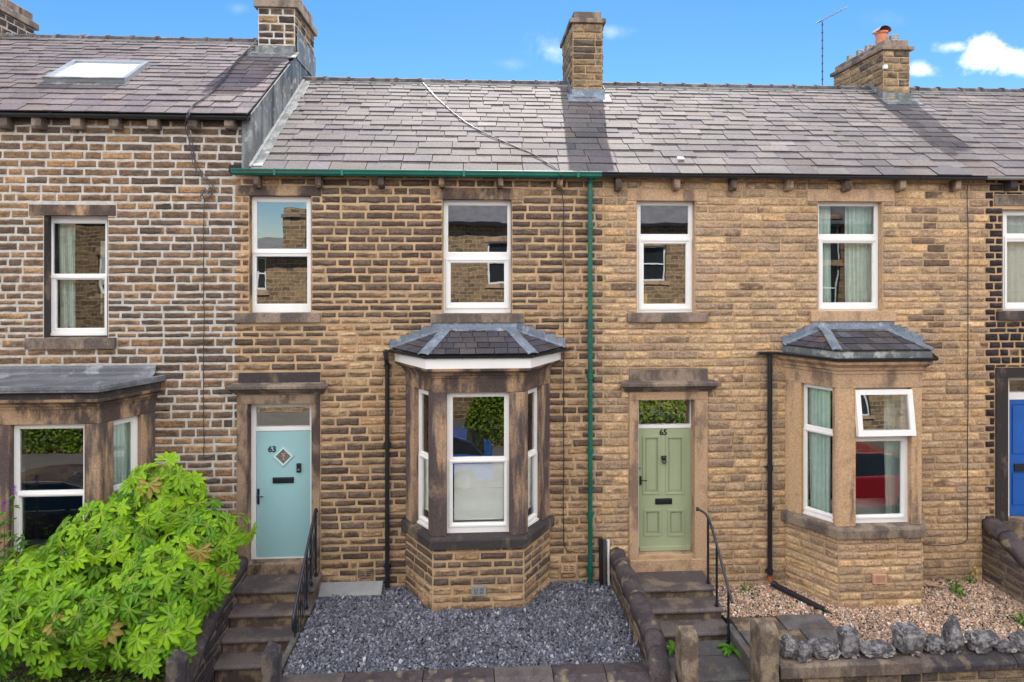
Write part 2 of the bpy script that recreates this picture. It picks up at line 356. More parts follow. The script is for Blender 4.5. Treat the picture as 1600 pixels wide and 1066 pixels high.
# ------------------------------------------------------------------ masonry
def lerp(a, b, t): return a+(b-a)*t
def sstep(x, a, b):
    t = np.clip((x-a)/(b-a), 0, 1); return t*t*(3-2*t)
class Style:
    def __init__(s, pal, dark, soot, joint=.008, prot=.016, rough=.02, lens=(.2, .48), edge=.5, wob=.006, jb=None, lam=1., reg=.55, dc=.40):
        s.pal = pal; s.dark = np.array(dark); s.soot = soot; s.joint = joint; s.prot = prot; s.rough = rough; s.lens = lens; s.edge = edge; s.wob = wob; s.jb = jb or joint*.8; s.lam = lam; s.reg = reg; s.dc = dc
def stone(mb, fr, a0, a1, b0, b1, st, res=.034):
    j = st.joint; a0 += j; a1 -= j; b0 += st.jb; b1 -= st.jb; L = a1-a0; H = b1-b0
    if L < .025 or H < .02: return
    e = min(.012, H*.18, L*.2)
    us = np.concatenate([[0], np.linspace(e, L-e, max(2, int(L/res)+1)), [L]])+a0
    vs_ = np.concatenate([[0], np.linspace(e, H-e, max(3, int(H/(res*.55))+1)), [H]])+b0
    A, B = np.meshgrid(us, vs_); P = fr.p(A, B, 0*A); pf = P.reshape(-1, 3); sh = A.shape; sd = random.randint(0, 9999)
    off = np.array([sd*.37, sd*.11, sd*.73])
    bord = np.zeros(sh, bool); bord[0] = bord[-1] = True; bord[:, 0] = bord[:, -1] = True
    wob = (vn(pf*14+off, 3).reshape(sh)-.5)*2*st.wob; wob2 = (vn(pf*14+off+50, 4).reshape(sh)-.5)*2*st.wob
    A2 = A+wob; B2 = B+wob2
    de = np.minimum(np.minimum(A-a0, a1-A), np.minimum(B-b0, b1-B))
    prof = sstep(de, 0, .03)
    q = pf*np.array([7, 7, 19])+off
    f1 = fbm(q, 3, 5).reshape(sh); ridge = 1-np.abs(2*vn(q*1.3+9, 8).reshape(sh)-1)
    tilt = random.uniform(-1, 1)*.12*(B-(b0+b1)/2)
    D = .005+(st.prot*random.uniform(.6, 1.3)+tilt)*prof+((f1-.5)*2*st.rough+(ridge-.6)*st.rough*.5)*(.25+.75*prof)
    lam = vn(pf*np.array([3.5, 3.5, 26])+off*1.7, 41).reshape(sh); crev = np.clip(1-np.abs(lam-.5)/.085, 0, 1)*sstep(vn(pf*np.array([6, 6, 8])+off, 43).reshape(sh), .35, .6)*prof
    crev = crev*st.lam; D = D-.010*crev
    D = np.maximum(D, .002); D[bord] = -.006
    x, z = (fr.p((a0+a1)/2, (b0+b1)/2))[[0, 2]]
    reg = float(vn(np.array([[x*.7+3, .5, z*.9]]), 77)[0])+.6*float(vn(np.array([[x*1.9, 2.5, z*2.6]]), 78)[0])-.8
    lev = np.clip(st.soot(x, z)+reg*st.reg+random.gauss(0, .2), -.2, 1.15)
    base = np.array(st.pal[random.randrange(len(st.pal))])*random.uniform(.85, 1.12)
    dark = st.dark*random.uniform(.75, 1.35)
    nz = fbm(pf*np.array([9, 9, 16])+off*2, 3, 12).reshape(sh)
    cr = sstep(nz+(lev-.5)*1.05+(prof-.55)*st.edge*.9, .38, .66)*np.clip(.35+lev*.9, 0, 1)
    warm = .82+.36*vn(pf*5+off, 21).reshape(sh)
    C = base*warm[..., None]*(1-cr[..., None])+dark*cr[..., None]
    C = C*(1-.42*crev[..., None])*(1+st.dc*(np.clip(D, 0, .06)/.035-.6))[..., None].clip(.65, 1.35)  # crevice dirt, plus relief shading by depth put into the stone colour
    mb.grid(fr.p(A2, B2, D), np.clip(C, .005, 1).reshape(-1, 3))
def cell_holes(a0, a1, b0, b1, holes):
    xs = sorted({a0, a1, *[min(max(h[i], a0), a1) for h in holes for i in (0, 1)]})
    zs = sorted({b0, b1, *[min(max(h[i], b0), b1) for h in holes for i in (2, 3)]})
    return xs, zs
def panel(mb, fr, a0, a1, b0, b1, holes, d_front, d_back, col=None, mi=0):
    """a flat slab with rectangular holes: front face, reveals and back"""
    xs, zs = cell_holes(a0, a1, b0, b1, holes)
    def solid(i, k):
        if i < 0 or k < 0 or i >= len(xs)-1 or k >= len(zs)-1: return False
        x = (xs[i]+xs[i+1])/2; z = (zs[k]+zs[k+1])/2
        return not any(h[0] < x < h[1] and h[2] < z < h[3] for h in holes)
    def q(pts): mb.add(np.array([fr.p(a, b, d) for a, b, d in pts]), [(0, 1, 2, 3)], col, mi)
    for i in range(len(xs)-1):
        for k in range(len(zs)-1):
            if not solid(i, k): continue
            x0, x1, z0, z1 = xs[i], xs[i+1], zs[k], zs[k+1]; f, b = d_front, d_back
            q([(x0, z0, f), (x1, z0, f), (x1, z1, f), (x0, z1, f)]); q([(x1, z0, b), (x0, z0, b), (x0, z1, b), (x1, z1, b)])
            if not solid(i-1, k): q([(x0, z0, b), (x0, z0, f), (x0, z1, f), (x0, z1, b)])
            if not solid(i+1, k): q([(x1, z0, f), (x1, z0, b), (x1, z1, b), (x1, z1, f)])
            if not solid(i, k-1): q([(x0, z0, b), (x1, z0, b), (x1, z0, f), (x0, z0, f)])
            if not solid(i, k+1): q([(x0, z1, f), (x1, z1, f), (x1, z1, b), (x0, z1, b)])
def course(mb, fr, a0, a1, b0, b1, holes, st, res=.034):
    hs = [h for h in holes if h[2] < b1-.001 and h[3] > b0+.001 and h[0] < a1 and h[1] > a0]
    xs = sorted({a0, a1, *[min(max(h[i], a0), a1) for h in hs for i in (0, 1)]})
    segs = []
    for i in range(len(xs)-1):
        m = (xs[i]+xs[i+1])/2; lo, hi = b0, b1
        for h in hs:
            if h[0] < m < h[1]:
                if h[2] <= lo and h[3] >= hi: lo = hi
                elif h[2] <= lo: lo = max(lo, h[3])
                elif h[3] >= hi: hi = min(hi, h[2])
                else: lo = hi
        if hi-lo < .03: continue
        if segs and abs(segs[-1][1]-xs[i]) < 1e-6 and segs[-1][2] == lo and segs[-1][3] == hi: segs[-1][1] = xs[i+1]
        else: segs.append([xs[i], xs[i+1], lo, hi])
    for x0, x1, lo, hi in segs:
        x = x0
        while x < x1-1e-6:
            w = random.uniform(*st.lens)
            if x1-(x+w) < st.lens[0]*.6: w = x1-x if x1-x < st.lens[1]*1.15 else (x1-x)/2
            stone(mb, fr, x, x+w, lo, hi, st, res); x += w
ROWS = []
z = -.9
while z < 7.3:
    if 3.75 < z < 4.35: h = random.choice([.085, .095, .105])
    elif z < 3.7: h = random.choice([.108, .118, .122, .128, .135])
    else: h = random.choice([.11, .117, .12, .125, .13])
    ROWS.append((z, z+h)); z += h
def box_frames(x0, x1, y0, y1):
    return [(Fr((x0, y0, 0), (1, 0, 0)), x1-x0), (Fr((x1, y0, 0), (0, 1, 0)), y1-y0), (Fr((x1, y1, 0), (-1, 0, 0)), x1-x0), (Fr((x0, y1, 0), (0, -1, 0)), y1-y0)]

# ------------------------------------------------------------------ styles of the four houses
def soot61(x, z): return .46+(.12 if z > 6.6 else 0)
def soot63(x, z):
    v = .76
    if x > 1.05 and z < 1.2: v = .35
    if 1.3 < x < 1.75: v = .42 if z < 5 else .6
    if x > 1.72: v = .85
    if z < .35: v -= .25
    if -2.2 < x < -1.2 and 3 < z < 4.1: v = .3
    if -1.6 < x < -.9 and 2.2 < z < 3.9: v = .2
    if x < -2.9 and z > 3.9: v = .5
    return v
def soot65(x, z):
    v = .10
    if 7.1 < x < 7.45 and z > 3.4: v = .62
    if z > 6.05: v = .35
    if x < 2.05: v = .30
    return v
def soot67(x, z): return 1.1 if z > 1.9 else .35
TAN63 = [(.41, .275, .16), (.35, .225, .135), (.46, .315, .185), (.31, .20, .12), (.40, .24, .13)]
TAN61 = [(.35, .215, .115), (.29, .175, .095), (.38, .24, .13), (.24, .15, .09), (.34, .195, .10)]
TAN65 = [(.53, .365, .22), (.48, .335, .21), (.57, .40, .24), (.43, .305, .20), (.37, .265, .18), (.54, .355, .195), (.47, .325, .20), (.35, .25, .175)]
S61 = Style(TAN61, (.12, .085, .068), soot61, joint=.0095, prot=.007, rough=.011, lens=(.18, .50), jb=.0105)
S63 = Style(TAN63, (.125, .088, .068), soot63, joint=.011, prot=.015, rough=.020, lens=(.2, .46), jb=.0125)
S65 = Style(TAN65, (.17, .115, .085), soot65, joint=.0045, prot=.011, rough=.015, lens=(.2, .50), edge=.1, jb=.005, lam=.5, reg=.3, dc=.25)
S67 = Style([(.36, .24, .14), (.30, .2, .12)], (.030, .024, .028), soot67, joint=.011, prot=.02, rough=.022, lens=(.14, .3), edge=.8)
XB1, XB2, XB3 = WX(370), WX(936), WX(1541)
XL, XR = -9.3, 12.8
EAVE, EAVE61 = 6.27, 7.08

# ------------------------------------------------------------------ houses
H61 = thing('terraced_house', (-6.0, 0, -.2), 'brown stone terraced house with bright white pointing and a roof window', 'house', 'houses of the stone terrace')
H63 = thing('terraced_house', (-.8, 0, 0), 'brown stone terraced house with the pale teal door 63 and green gutter', 'house', 'houses of the stone terrace')
H65 = thing('terraced_house', (5.0, 0, -.1), 'light tan stone terraced house with the sage green door 65', 'house', 'houses of the stone terrace')
H67 = thing('terraced_house', (9.6, 0, 0), 'terraced house at the far right with soot-black stones and a blue door', 'house', 'houses of the stone terrace')

UP61 = WR(69, 168, 337, 528); UP63A = WR(390, 486, 306, 489); UP63B = WR(692, 799, 312, 490)
UP65A = WR(995, 1086, 314, 489); UP65B = WR(1278, 1379, 315, 486); UP67 = WR(1567, 1664, 328, 486)
D63 = WR(387, 487, 631, 880); D65 = WR(997, 1085, 625, 868); D67 = WR(1574, 1668, 590, 812)
BAYS = {61: dict(cx=-5.86, hf=.69, hw=1.1, pr=.7), 63: dict(cx=.04, hf=.65, hw=1.11, pr=.7), 65: dict(cx=5.97, hf=.64, hw=1.10, pr=.7)}
def bayhole(k, z0, z1): b = BAYS[k]; return (b['cx']-b['hw']+.12, b['cx']+b['hw']-.12, z0, z1)
# dressed stones set in the facade: rects that rubble stones leave free
def wall(house, x0, x1, z0, z1, holes, dressed, st, mort, tooth):
    mb = MB(); panel(mb, FACADE, x0, x1, z0, z1, [(h[0]-.006, h[1]+.006, h[2]-.006, h[3]+.006) for h in holes], 0, -.32); backing = mb
    sb = MB(); hh = list(holes)+list(dressed)
    for i, (b0, b1) in enumerate(ROWS):
        if b1 < z0 or b0 > z1-.03: continue
        l, r = tooth(i, b0, x0, x1); course(sb, FACADE, l, r, max(b0, z0), min(b1, z1), hh, st)
    w = sb.build('wall', M['stone'], house, smooth=True)
    backing.build('pointing', mort, w); return w
T = lambda i: (.07 if i % 2 else -.05)
dress = {k: [] for k in (61, 63, 65, 67)}
def dressed(house, key, name, rect, mat, out=.02, inn=-.14, parent=None, bevel=.006):
    mb = MB(); mb.box(FACADE, rect[0], rect[1], rect[2], rect[3], inn, out)
    dress[key].append(rect); return mb.build(name, mat, parent or house, bevel=bevel)

# windows -----------------------------------------------------------------
def glazed(parent, fr, outer, panes, d, rings=(), name='window', sub=False, mat='white', glass='glass', room=None, thick=.07, nopane=False):
    """frame with glass: outer (a0,a1,b0,b1), panes list of rects"""
    mb = MB(); panel(mb, fr, *outer, panes, d, d-thick)
    for p in panes:
        a0, a1, b0, b1 = p; e = .011; panel(mb, fr, a0-.002, a1+.002, b0-.002, b1+.002, [(a0+e, a1-e, b0+e, b1-e)], d-.012, d-.05)
    for (a0, a1, b0, b1, wd) in rings: panel(mb, fr, a0, a1, b0, b1, [(a0+wd, a1-wd, b0+wd, b1-wd)], d+.014, d-.002)
    w = mb.build(name, M[mat], parent, bevel=.003)
    g = w if not sub else parent
    for p in panes:
        if nopane and p is panes[-1]: continue
        q = MB(); q.add(np.array([fr.p(p[0], p[2], d-.03), fr.p(p[1], p[2], d-.03), fr.p(p[1], p[3], d-.03), fr.p(p[0], p[3], d-.03)]), [(0, 1, 2, 3)]); q.build('pane', M[glass], g)
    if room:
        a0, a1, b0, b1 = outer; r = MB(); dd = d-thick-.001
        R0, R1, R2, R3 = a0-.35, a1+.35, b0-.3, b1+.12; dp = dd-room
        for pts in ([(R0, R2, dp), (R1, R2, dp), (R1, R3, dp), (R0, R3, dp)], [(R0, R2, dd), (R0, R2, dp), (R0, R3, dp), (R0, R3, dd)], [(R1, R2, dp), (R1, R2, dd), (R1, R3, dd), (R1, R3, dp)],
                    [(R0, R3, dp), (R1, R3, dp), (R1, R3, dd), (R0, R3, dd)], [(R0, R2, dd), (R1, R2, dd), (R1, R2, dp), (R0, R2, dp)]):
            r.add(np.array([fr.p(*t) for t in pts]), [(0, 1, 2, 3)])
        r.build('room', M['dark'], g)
    return w
RD = .11   # recess of upstairs windows
def upwin(house, key, lint, sill, outer, panes, rings, lmat, smat, rd=RD, glass='glass'):
    o = WR(*outer, Y=rd); ps = [WR(*p, Y=rd) for p in panes]; rg = [WR(*r[:4], Y=rd)+(r[4],) for r in rings]
    hole = dict(zip(((71, 170), (392, 487), (692, 799), (996, 1083), (1277, 1375), (1567, 1664)), (UP61, UP63A, UP63B, UP65A, UP65B, UP67)))[outer[:2]]; o = (hole[0]-.003, hole[1]+.003, o[2] if rd > .12 else hole[2]-.003, hole[3]+.003)
    w = glazed(house, FACADE, o, ps, -rd, rg, glass=glass, room=1.4)
    r = WR(*lint); dressed(house, key, 'lintel', r, M[lmat], .014, parent=w)
    r = WR(*sill); dressed(house, key, 'sill', r, M[smat], .055, parent=w)
    for x_ in (hole[0], hole[1]): s_ = MB(); s_.box(FACADE, x_-.03, x_+.004 if x_ == hole[0] else x_+.03, hole[2]-.004, hole[3]+.004, -.30, -.004) if x_ == hole[0] else s_.box(FACADE, x_-.004, x_+.03, hole[2]-.004, hole[3]+.004, -.30, -.004); s_.build('reveal', M['ds_dark' if key in (61, 67) else 'ds_brown' if key == 63 else 'ds_tan'], w)
    return w
upwin(H61, 61, (46, 181, 320, 337), (42, 182, 528, 545), (71, 170, 338, 525), [(81, 165, 348, 429), (86, 165, 436, 514)], [(76, 168, 431, 524, .035)], 'ds_brown', 'ds_grey', rd=.15, glass='glass_old')
upwin(H63, 63, (368, 502, 290, 306), (368, 501, 489, 504), (392, 487, 308, 488), [(400, 480, 315, 390), (399, 481, 400, 476)], [(394, 486, 308, 396, .03)], 'ds_brown', 'ds_grey', glass='glass_up')
upwin(H63, 63, (674, 817, 294, 312), (674, 818, 490, 504), (692, 799, 314, 489), [(699, 794, 320, 395), (703, 789, 410, 474)], [(697, 795, 404, 482, .03)], 'ds_brown', 'ds_grey', glass='glass_up')
upwin(H65, 65, (980, 1104, 296, 314), (980, 1105, 489, 503), (996, 1083, 315, 487), [(1000, 1077, 320, 367), (1005, 1073, 380, 476)], [(998, 1080, 373, 484, .035)], 'ds_tan', 'ds_grey', glass='glass_up')
upwin(H65, 65, (1261, 1397, 297, 315), (1265, 1397, 486, 502), (1277, 1375, 316, 485), [(1279, 1368, 321, 367), (1285, 1365, 379, 474)], [(1279, 1371, 373, 483, .035)], 'ds_tan', 'ds_tan')
upwin(H67, 67, (1553, 1680, 305, 322), (1556, 1675, 486, 500), (1567, 1664, 329, 485), [(1573, 1658, 336, 366), (1572, 1660, 377, 474)], [(1569, 1662, 370, 483, .035)], 'ds_grey', 'ds_dark')

# doors -------------------------------------------------------------------
def surround(house, key, outer, opening, canopy, block, mat, cmat, bmat):
    o = WR(*outer); p = opening; mb = MB()
    for (a0, a1, b0, b1) in ((o[0], p[0], o[2], p[3]), (p[1], o[1], o[2], p[3]), (o[0], o[1], p[3]+.002, o[3])):
        mb.box(FACADE, a0, a1, b0, b1, -.16, .022)
    dress[key].append(o); s = mb.build('door_surround', M[mat], house, bevel=.006)
    if canopy:
        c = WR(*canopy); k = MB(); zt = c[3]; h = c[3]-c[2]
        k.sweep([(c[0]+.10, 0), (c[1]-.10, 0)], [(-.05, c[2]-.045), (.04, c[2]-.045), (.05, c[2]-.02), (.09, c[2]), (.12, c[2]+h*.35), (.17, c[2]+h*.5), (.17, zt-.015), (.15, zt), (-.05, zt+.02)])
        V = k.V[-1]; n = len(V)//2
        for i, s_ in ((0, -1), (1, 1)):
            for j in range(n):
                v = V[i*n+j]; v[0] += s_*max(0, -v[1]-.04)*.75
        k.build('canopy', M[cmat], s, bevel=.004); dress[key].append((c[0]+.06, c[1]-.06, c[2]-.045, c[3]))
    if block: r = WR(*block); q = MB(); q.box(FACADE, *r, -.1, .02); q.build('head_block', M[bmat], s, bevel=.006); dress[key].append(r)
    return s
def text_mesh(s, size, name, mat, parent, x, z, y, bold=.0):
    cu = bpy.data.curves.new('numeral', 'FONT'); cu.body = s; cu.size = size; cu.extrude = .004; cu.bevel_depth = .0028; cu.align_x = 'CENTER'; cu.align_y = 'CENTER'; cu.offset = bold
    t = bpy.data.objects.new('numeral', cu); COL.objects.link(t); bpy.context.view_layer.update()
    me = bpy.data.meshes.new_from_object(t.evaluated_get(bpy.context.evaluated_depsgraph_get())); bpy.data.objects.remove(t)
    o = bpy.data.objects.new(name, me); COL.objects.link(o); me.materials.clear(); me.materials.append(mat)
    org = ORG[parent.name]; o.parent = parent; ORG[o.name] = org
    from mathutils import Matrix
    me.transform(Matrix.Translation(Vector((x, y, z))-Vector(org)) @ Matrix.Rotation(R(90), 4, 'X')); return o
DR = .15
def doorframe(house, frame_px, leaf_px, fan_px, glass='glass', hole=None):
    fo = WR(*frame_px, Y=DR); fo = (hole[0]-.003, hole[1]+.003, hole[2], hole[3]+.003); lf = WR(*leaf_px, Y=DR); fn = WR(*fan_px, Y=DR)
    mb = MB(); panel(mb, FACADE, *fo, [lf, fn], -DR, -DR-.08); f = mb.build('door_frame', M['white'], house, bevel=.004)
    q = MB(); q.add(np.array([FACADE.p(a, b, -DR-.04) for a, b in ((fn[0], fn[2]), (fn[1], fn[2]), (fn[1], fn[3]), (fn[0], fn[3]))]), [(0, 1, 2, 3)]); q.build('fanlight', M[glass], f)
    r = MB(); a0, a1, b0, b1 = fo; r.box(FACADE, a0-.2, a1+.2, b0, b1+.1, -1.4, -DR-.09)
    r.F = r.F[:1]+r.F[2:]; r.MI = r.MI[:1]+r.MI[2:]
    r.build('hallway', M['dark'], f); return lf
def moulding(mb, a0, a1, b0, b1, d, w=.022):
    panel(mb, FACADE, a0, a1, b0, b1, [(a0+w, a1-w, b0+w, b1-w)], d+.012, d-.002)
    panel(mb, FACADE, a0+w*.9, a1-w*.9, b0+w*.9, b1-w*.9, [(a0+w*1.7, a1-w*1.7, b0+w*1.7, b1-w*1.7)], d+.006, d-.002)
def lever(door, x, z0, z1, zl, l, mat='black'):
    h = MB(); d = DR+.028; h.box(FACADE, x-.016, x+.016, z0, z1, -DR-.013, -DR+.006); y = -(-d)
    yy = DR-.03; h.tube([(x, yy+.03, zl), (x, yy-.02, zl), (x+.02, yy-.035, zl), (x+l, yy-.035, zl-.002)], .009, 8); h.build('handle', M[mat], door, bevel=.004)
# 63
surround(H63, 63, (371, 500, 614, 897), D63, (358, 517, 599, 611), (373, 500, 582, 599), 'ds_door', 'ds_grey', 'ds_dark')
lf = doorframe(H63, (394, 487, 632, 877), (400, 485, 673, 871), (400, 484, 636, 667), hole=D63, glass='glass_up')
a0, a1, b0, b1 = lf
mb = MB(); mb.box(FACADE, a0+.004, a1-.004, b0+.004, b1-.004, -DR-.045, -DR-.012)
door63 = mb.build('door', M['teal'], H63, bevel=.003)
g = MB(); g.box(FACADE, a0, a1, b0+.055, b0+.058, -DR-.013, -DR-.0105); g.build('weather_bar', M['teal'], door63)
dcx, dcz = WX(442.5, DR), WZ(442, 713.5, DR); hw = .135
def diamond(r, d0, d1, inner=None):
    m = MB(); o = [(dcx-r, dcz), (dcx, dcz-r), (dcx+r, dcz), (dcx, dcz+r)]
    if inner is None: m.prism(FACADE, o, d0, d1); return m
    i_ = [(dcx-inner, dcz), (dcx, dcz-inner), (dcx+inner, dcz), (dcx, dcz+inner)]
    for k in range(4): k2 = (k+1) % 4; m.prism(FACADE, [o[k], o[k2], i_[k2], i_[k]], d0, d1)
    return m
diamond(.168, -DR-.013, -DR-.004, .150).build('diamond_moulding', M['teal'], door63, bevel=.002)
diamond(.150, -DR-.013, -DR+.004, .115).build('diamond_moulding', plain('door_trim', (.50, .68, .69), .4, var=.02), door63, bevel=.002)
diamond(.115, -DR-.014, -DR-.008).build('diamond_pane', plain('leaded_glass', (.16, .13, .115), .15, var=.5, scale=25, spec=.8), door63)
m = MB()
m.tube([(dcx, DR+.007, dcz-.045), (dcx, DR+.007, dcz+.04)], .0035, 6); m.tube([(dcx-.035, DR+.007, dcz+.045), (dcx-.01, DR+.007, dcz+.04), (dcx, DR+.007, dcz+.03), (dcx+.01, DR+.007, dcz+.04), (dcx+.035, DR+.007, dcz+.045)], .0035, 6)
m.tube([(dcx-.02, DR+.007, dcz-.045), (dcx+.02, DR+.007, dcz-.045)], .0035, 6); m.tube([(dcx-.03, DR+.007, dcz), (dcx-.012, DR+.007, dcz+.015), (dcx+.012, DR+.007, dcz+.015), (dcx+.03, DR+.007, dcz)], .003, 6)
m.build('etched_motif', plain('etching', (.45, .42, .42), .4), door63)
text_mesh('63', .125, 'house_number', M['black'], door63, WX(425, DR), WZ(425, 702.5, DR), DR+.006, 0)
lb = WR(426, 459, 746, 755, Y=DR); m = MB(); m.box(FACADE, *lb, -DR-.013, -DR+.006); m.box(FACADE, lb[0]+.015, lb[1]-.015, lb[2]+.018, lb[3]-.012, -DR+.005, -DR+.014); m.build('letterbox', M['black'], door63, bevel=.003)
r = WR(463.5, 470.5, 724, 738, Y=DR); m = MB(); m.box(FACADE, *r, -DR-.013, -DR+.018); db = m.build('doorbell', M['black'], door63, bevel=.006)
m = MB(); m.tube([((r[0]+r[1])/2, DR-.015, r[2]+.045), ((r[0]+r[1])/2, DR-.024, r[2]+.045)], .015, 14); m.build('bell_button', M['steel'], door63)
lever(door63, WX(403.5, DR), WZ(403, 788, DR), WZ(403, 764, DR), WZ(403, 774, DR), .10)
# 65
surround(H65, 65, (983, 1105, 610, 889), D65, (966, 1121, 595, 607), (983, 1105, 577, 595), 'ds_tan', 'ds_grey', 'ds_grey')
lf = doorframe(H65, (993, 1084, 620, 865), (998, 1080, 669, 861), (998, 1079, 624, 664), hole=D65, glass='glass_up')
a0, a1, b0, b1 = lf; mb = MB()
pan = [WR(*p, Y=DR) for p in ((1006, 1030, 683, 771), (1042, 1068, 683, 771), (1008, 1032, 798, 836), (1045, 1068, 798, 836))]
panel(mb, FACADE, a0+.004, a1-.004, b0+.004, b1-.004, pan, -DR-.010, -DR-.05)
for p in pan:
    mb.box(FACADE, p[0]-.002, p[1]+.002, p[2]-.002, p[3]+.002, -DR-.045, -DR-.030); moulding(mb, p[0]-.015, p[1]+.015, p[2]-.015, p[3]+.015, -DR-.010)
    mb.box(FACADE, p[0]+.045, p[1]-.045, p[2]+.045, p[3]-.045, -DR-.035, -DR-.022)
mb.box(FACADE, a0+.01, a1-.01, b0+.01, b0+.075, -DR-.02, -DR+.015)
door65 = mb.build('door', M['sage'], H65, bevel=.003)
text_mesh('65', .125, 'house_number', M['black'], door65, WX(1036.5, DR), WZ(1036, 676, DR), DR+.006, 0)
lb = WR(1024, 1050, 779, 788, Y=DR); m = MB(); m.box(FACADE, *lb, -DR-.011, -DR+.006); m.box(FACADE, lb[0]+.015, lb[1]-.015, lb[2]+.02, lb[3]-.015, -DR+.005, -DR+.014); m.build('letterbox', M['black'], door65, bevel=.003)
kx, kz = WX(1037, DR), WZ(1037, 718, DR); m = MB()
m.tube([(kx, DR+.01, kz+.02), (kx, DR-.02, kz+.02), (kx, DR-.045, kz+.015)], [.038, .036, .018], 14)
for s_ in (-1, 1): m.tube([(kx+s_*.022, DR+.01, kz+.045), (kx+s_*.026, DR-.02, kz+.05)], .014, 8)
m.tube([(kx+.032*math.sin(t), DR-.03, kz-.03-.032*math.cos(t)+.01) for t in [i*2*math.pi/20 for i in range(21)]], .0075, 8)
m.tube([(kx, DR+.01, kz-.055), (kx, DR-.02, kz-.055)], .012, 8); m.build('door_knocker', M['black'], door65)
lever(door65, WX(1001, DR), WZ(1001, 758, DR), WZ(1001, 744, DR), WZ(1001, 749, DR), .085)
m = MB(); m.tube([(WX(1000, DR), DR+.012, WZ(1000, 731, DR)), (WX(1000, DR), DR-.01, WZ(1000, 731, DR))], .02, 14); m.build('door_lock', M['steel'], door65)
# 67
surround(H67, 67, (1555, 1688, 574, 818), D67, None, None, 'ds_black', 'ds_dark', 'ds_dark')
lf = doorframe(H67, (1574, 1668, 590, 812), (1577, 1664, 624, 806), (1577, 1664, 594, 613), hole=D67)
a0, a1, b0, b1 = lf; mb = MB()
pan = [WR(*p, Y=DR) for p in ((1581, 1612, 632, 712), (1626, 1656, 632, 712), (1581, 1612, 738, 792), (1626, 1656, 738, 792))]
panel(mb, FACADE, a0+.004, a1-.004, b0+.004, b1-.004, pan, -DR-.010, -DR-.05)
for p in pan: mb.box(FACADE, p[0]-.002, p[1]+.002, p[2]-.002, p[3]+.002, -DR-.045, -DR-.030); mb.box(FACADE, p[0]+.03, p[1]-.03, p[2]+.03, p[3]-.03, -DR-.035, -DR-.015)
door67 = mb.build('door', M['blue'], H67, bevel=.003)
lb = WR(1585, 1645, 724, 736, Y=DR); m = MB(); m.box(FACADE, *lb, -DR-.011, -DR+.008); m.build('letterbox', M['black'], door67, bevel=.003)

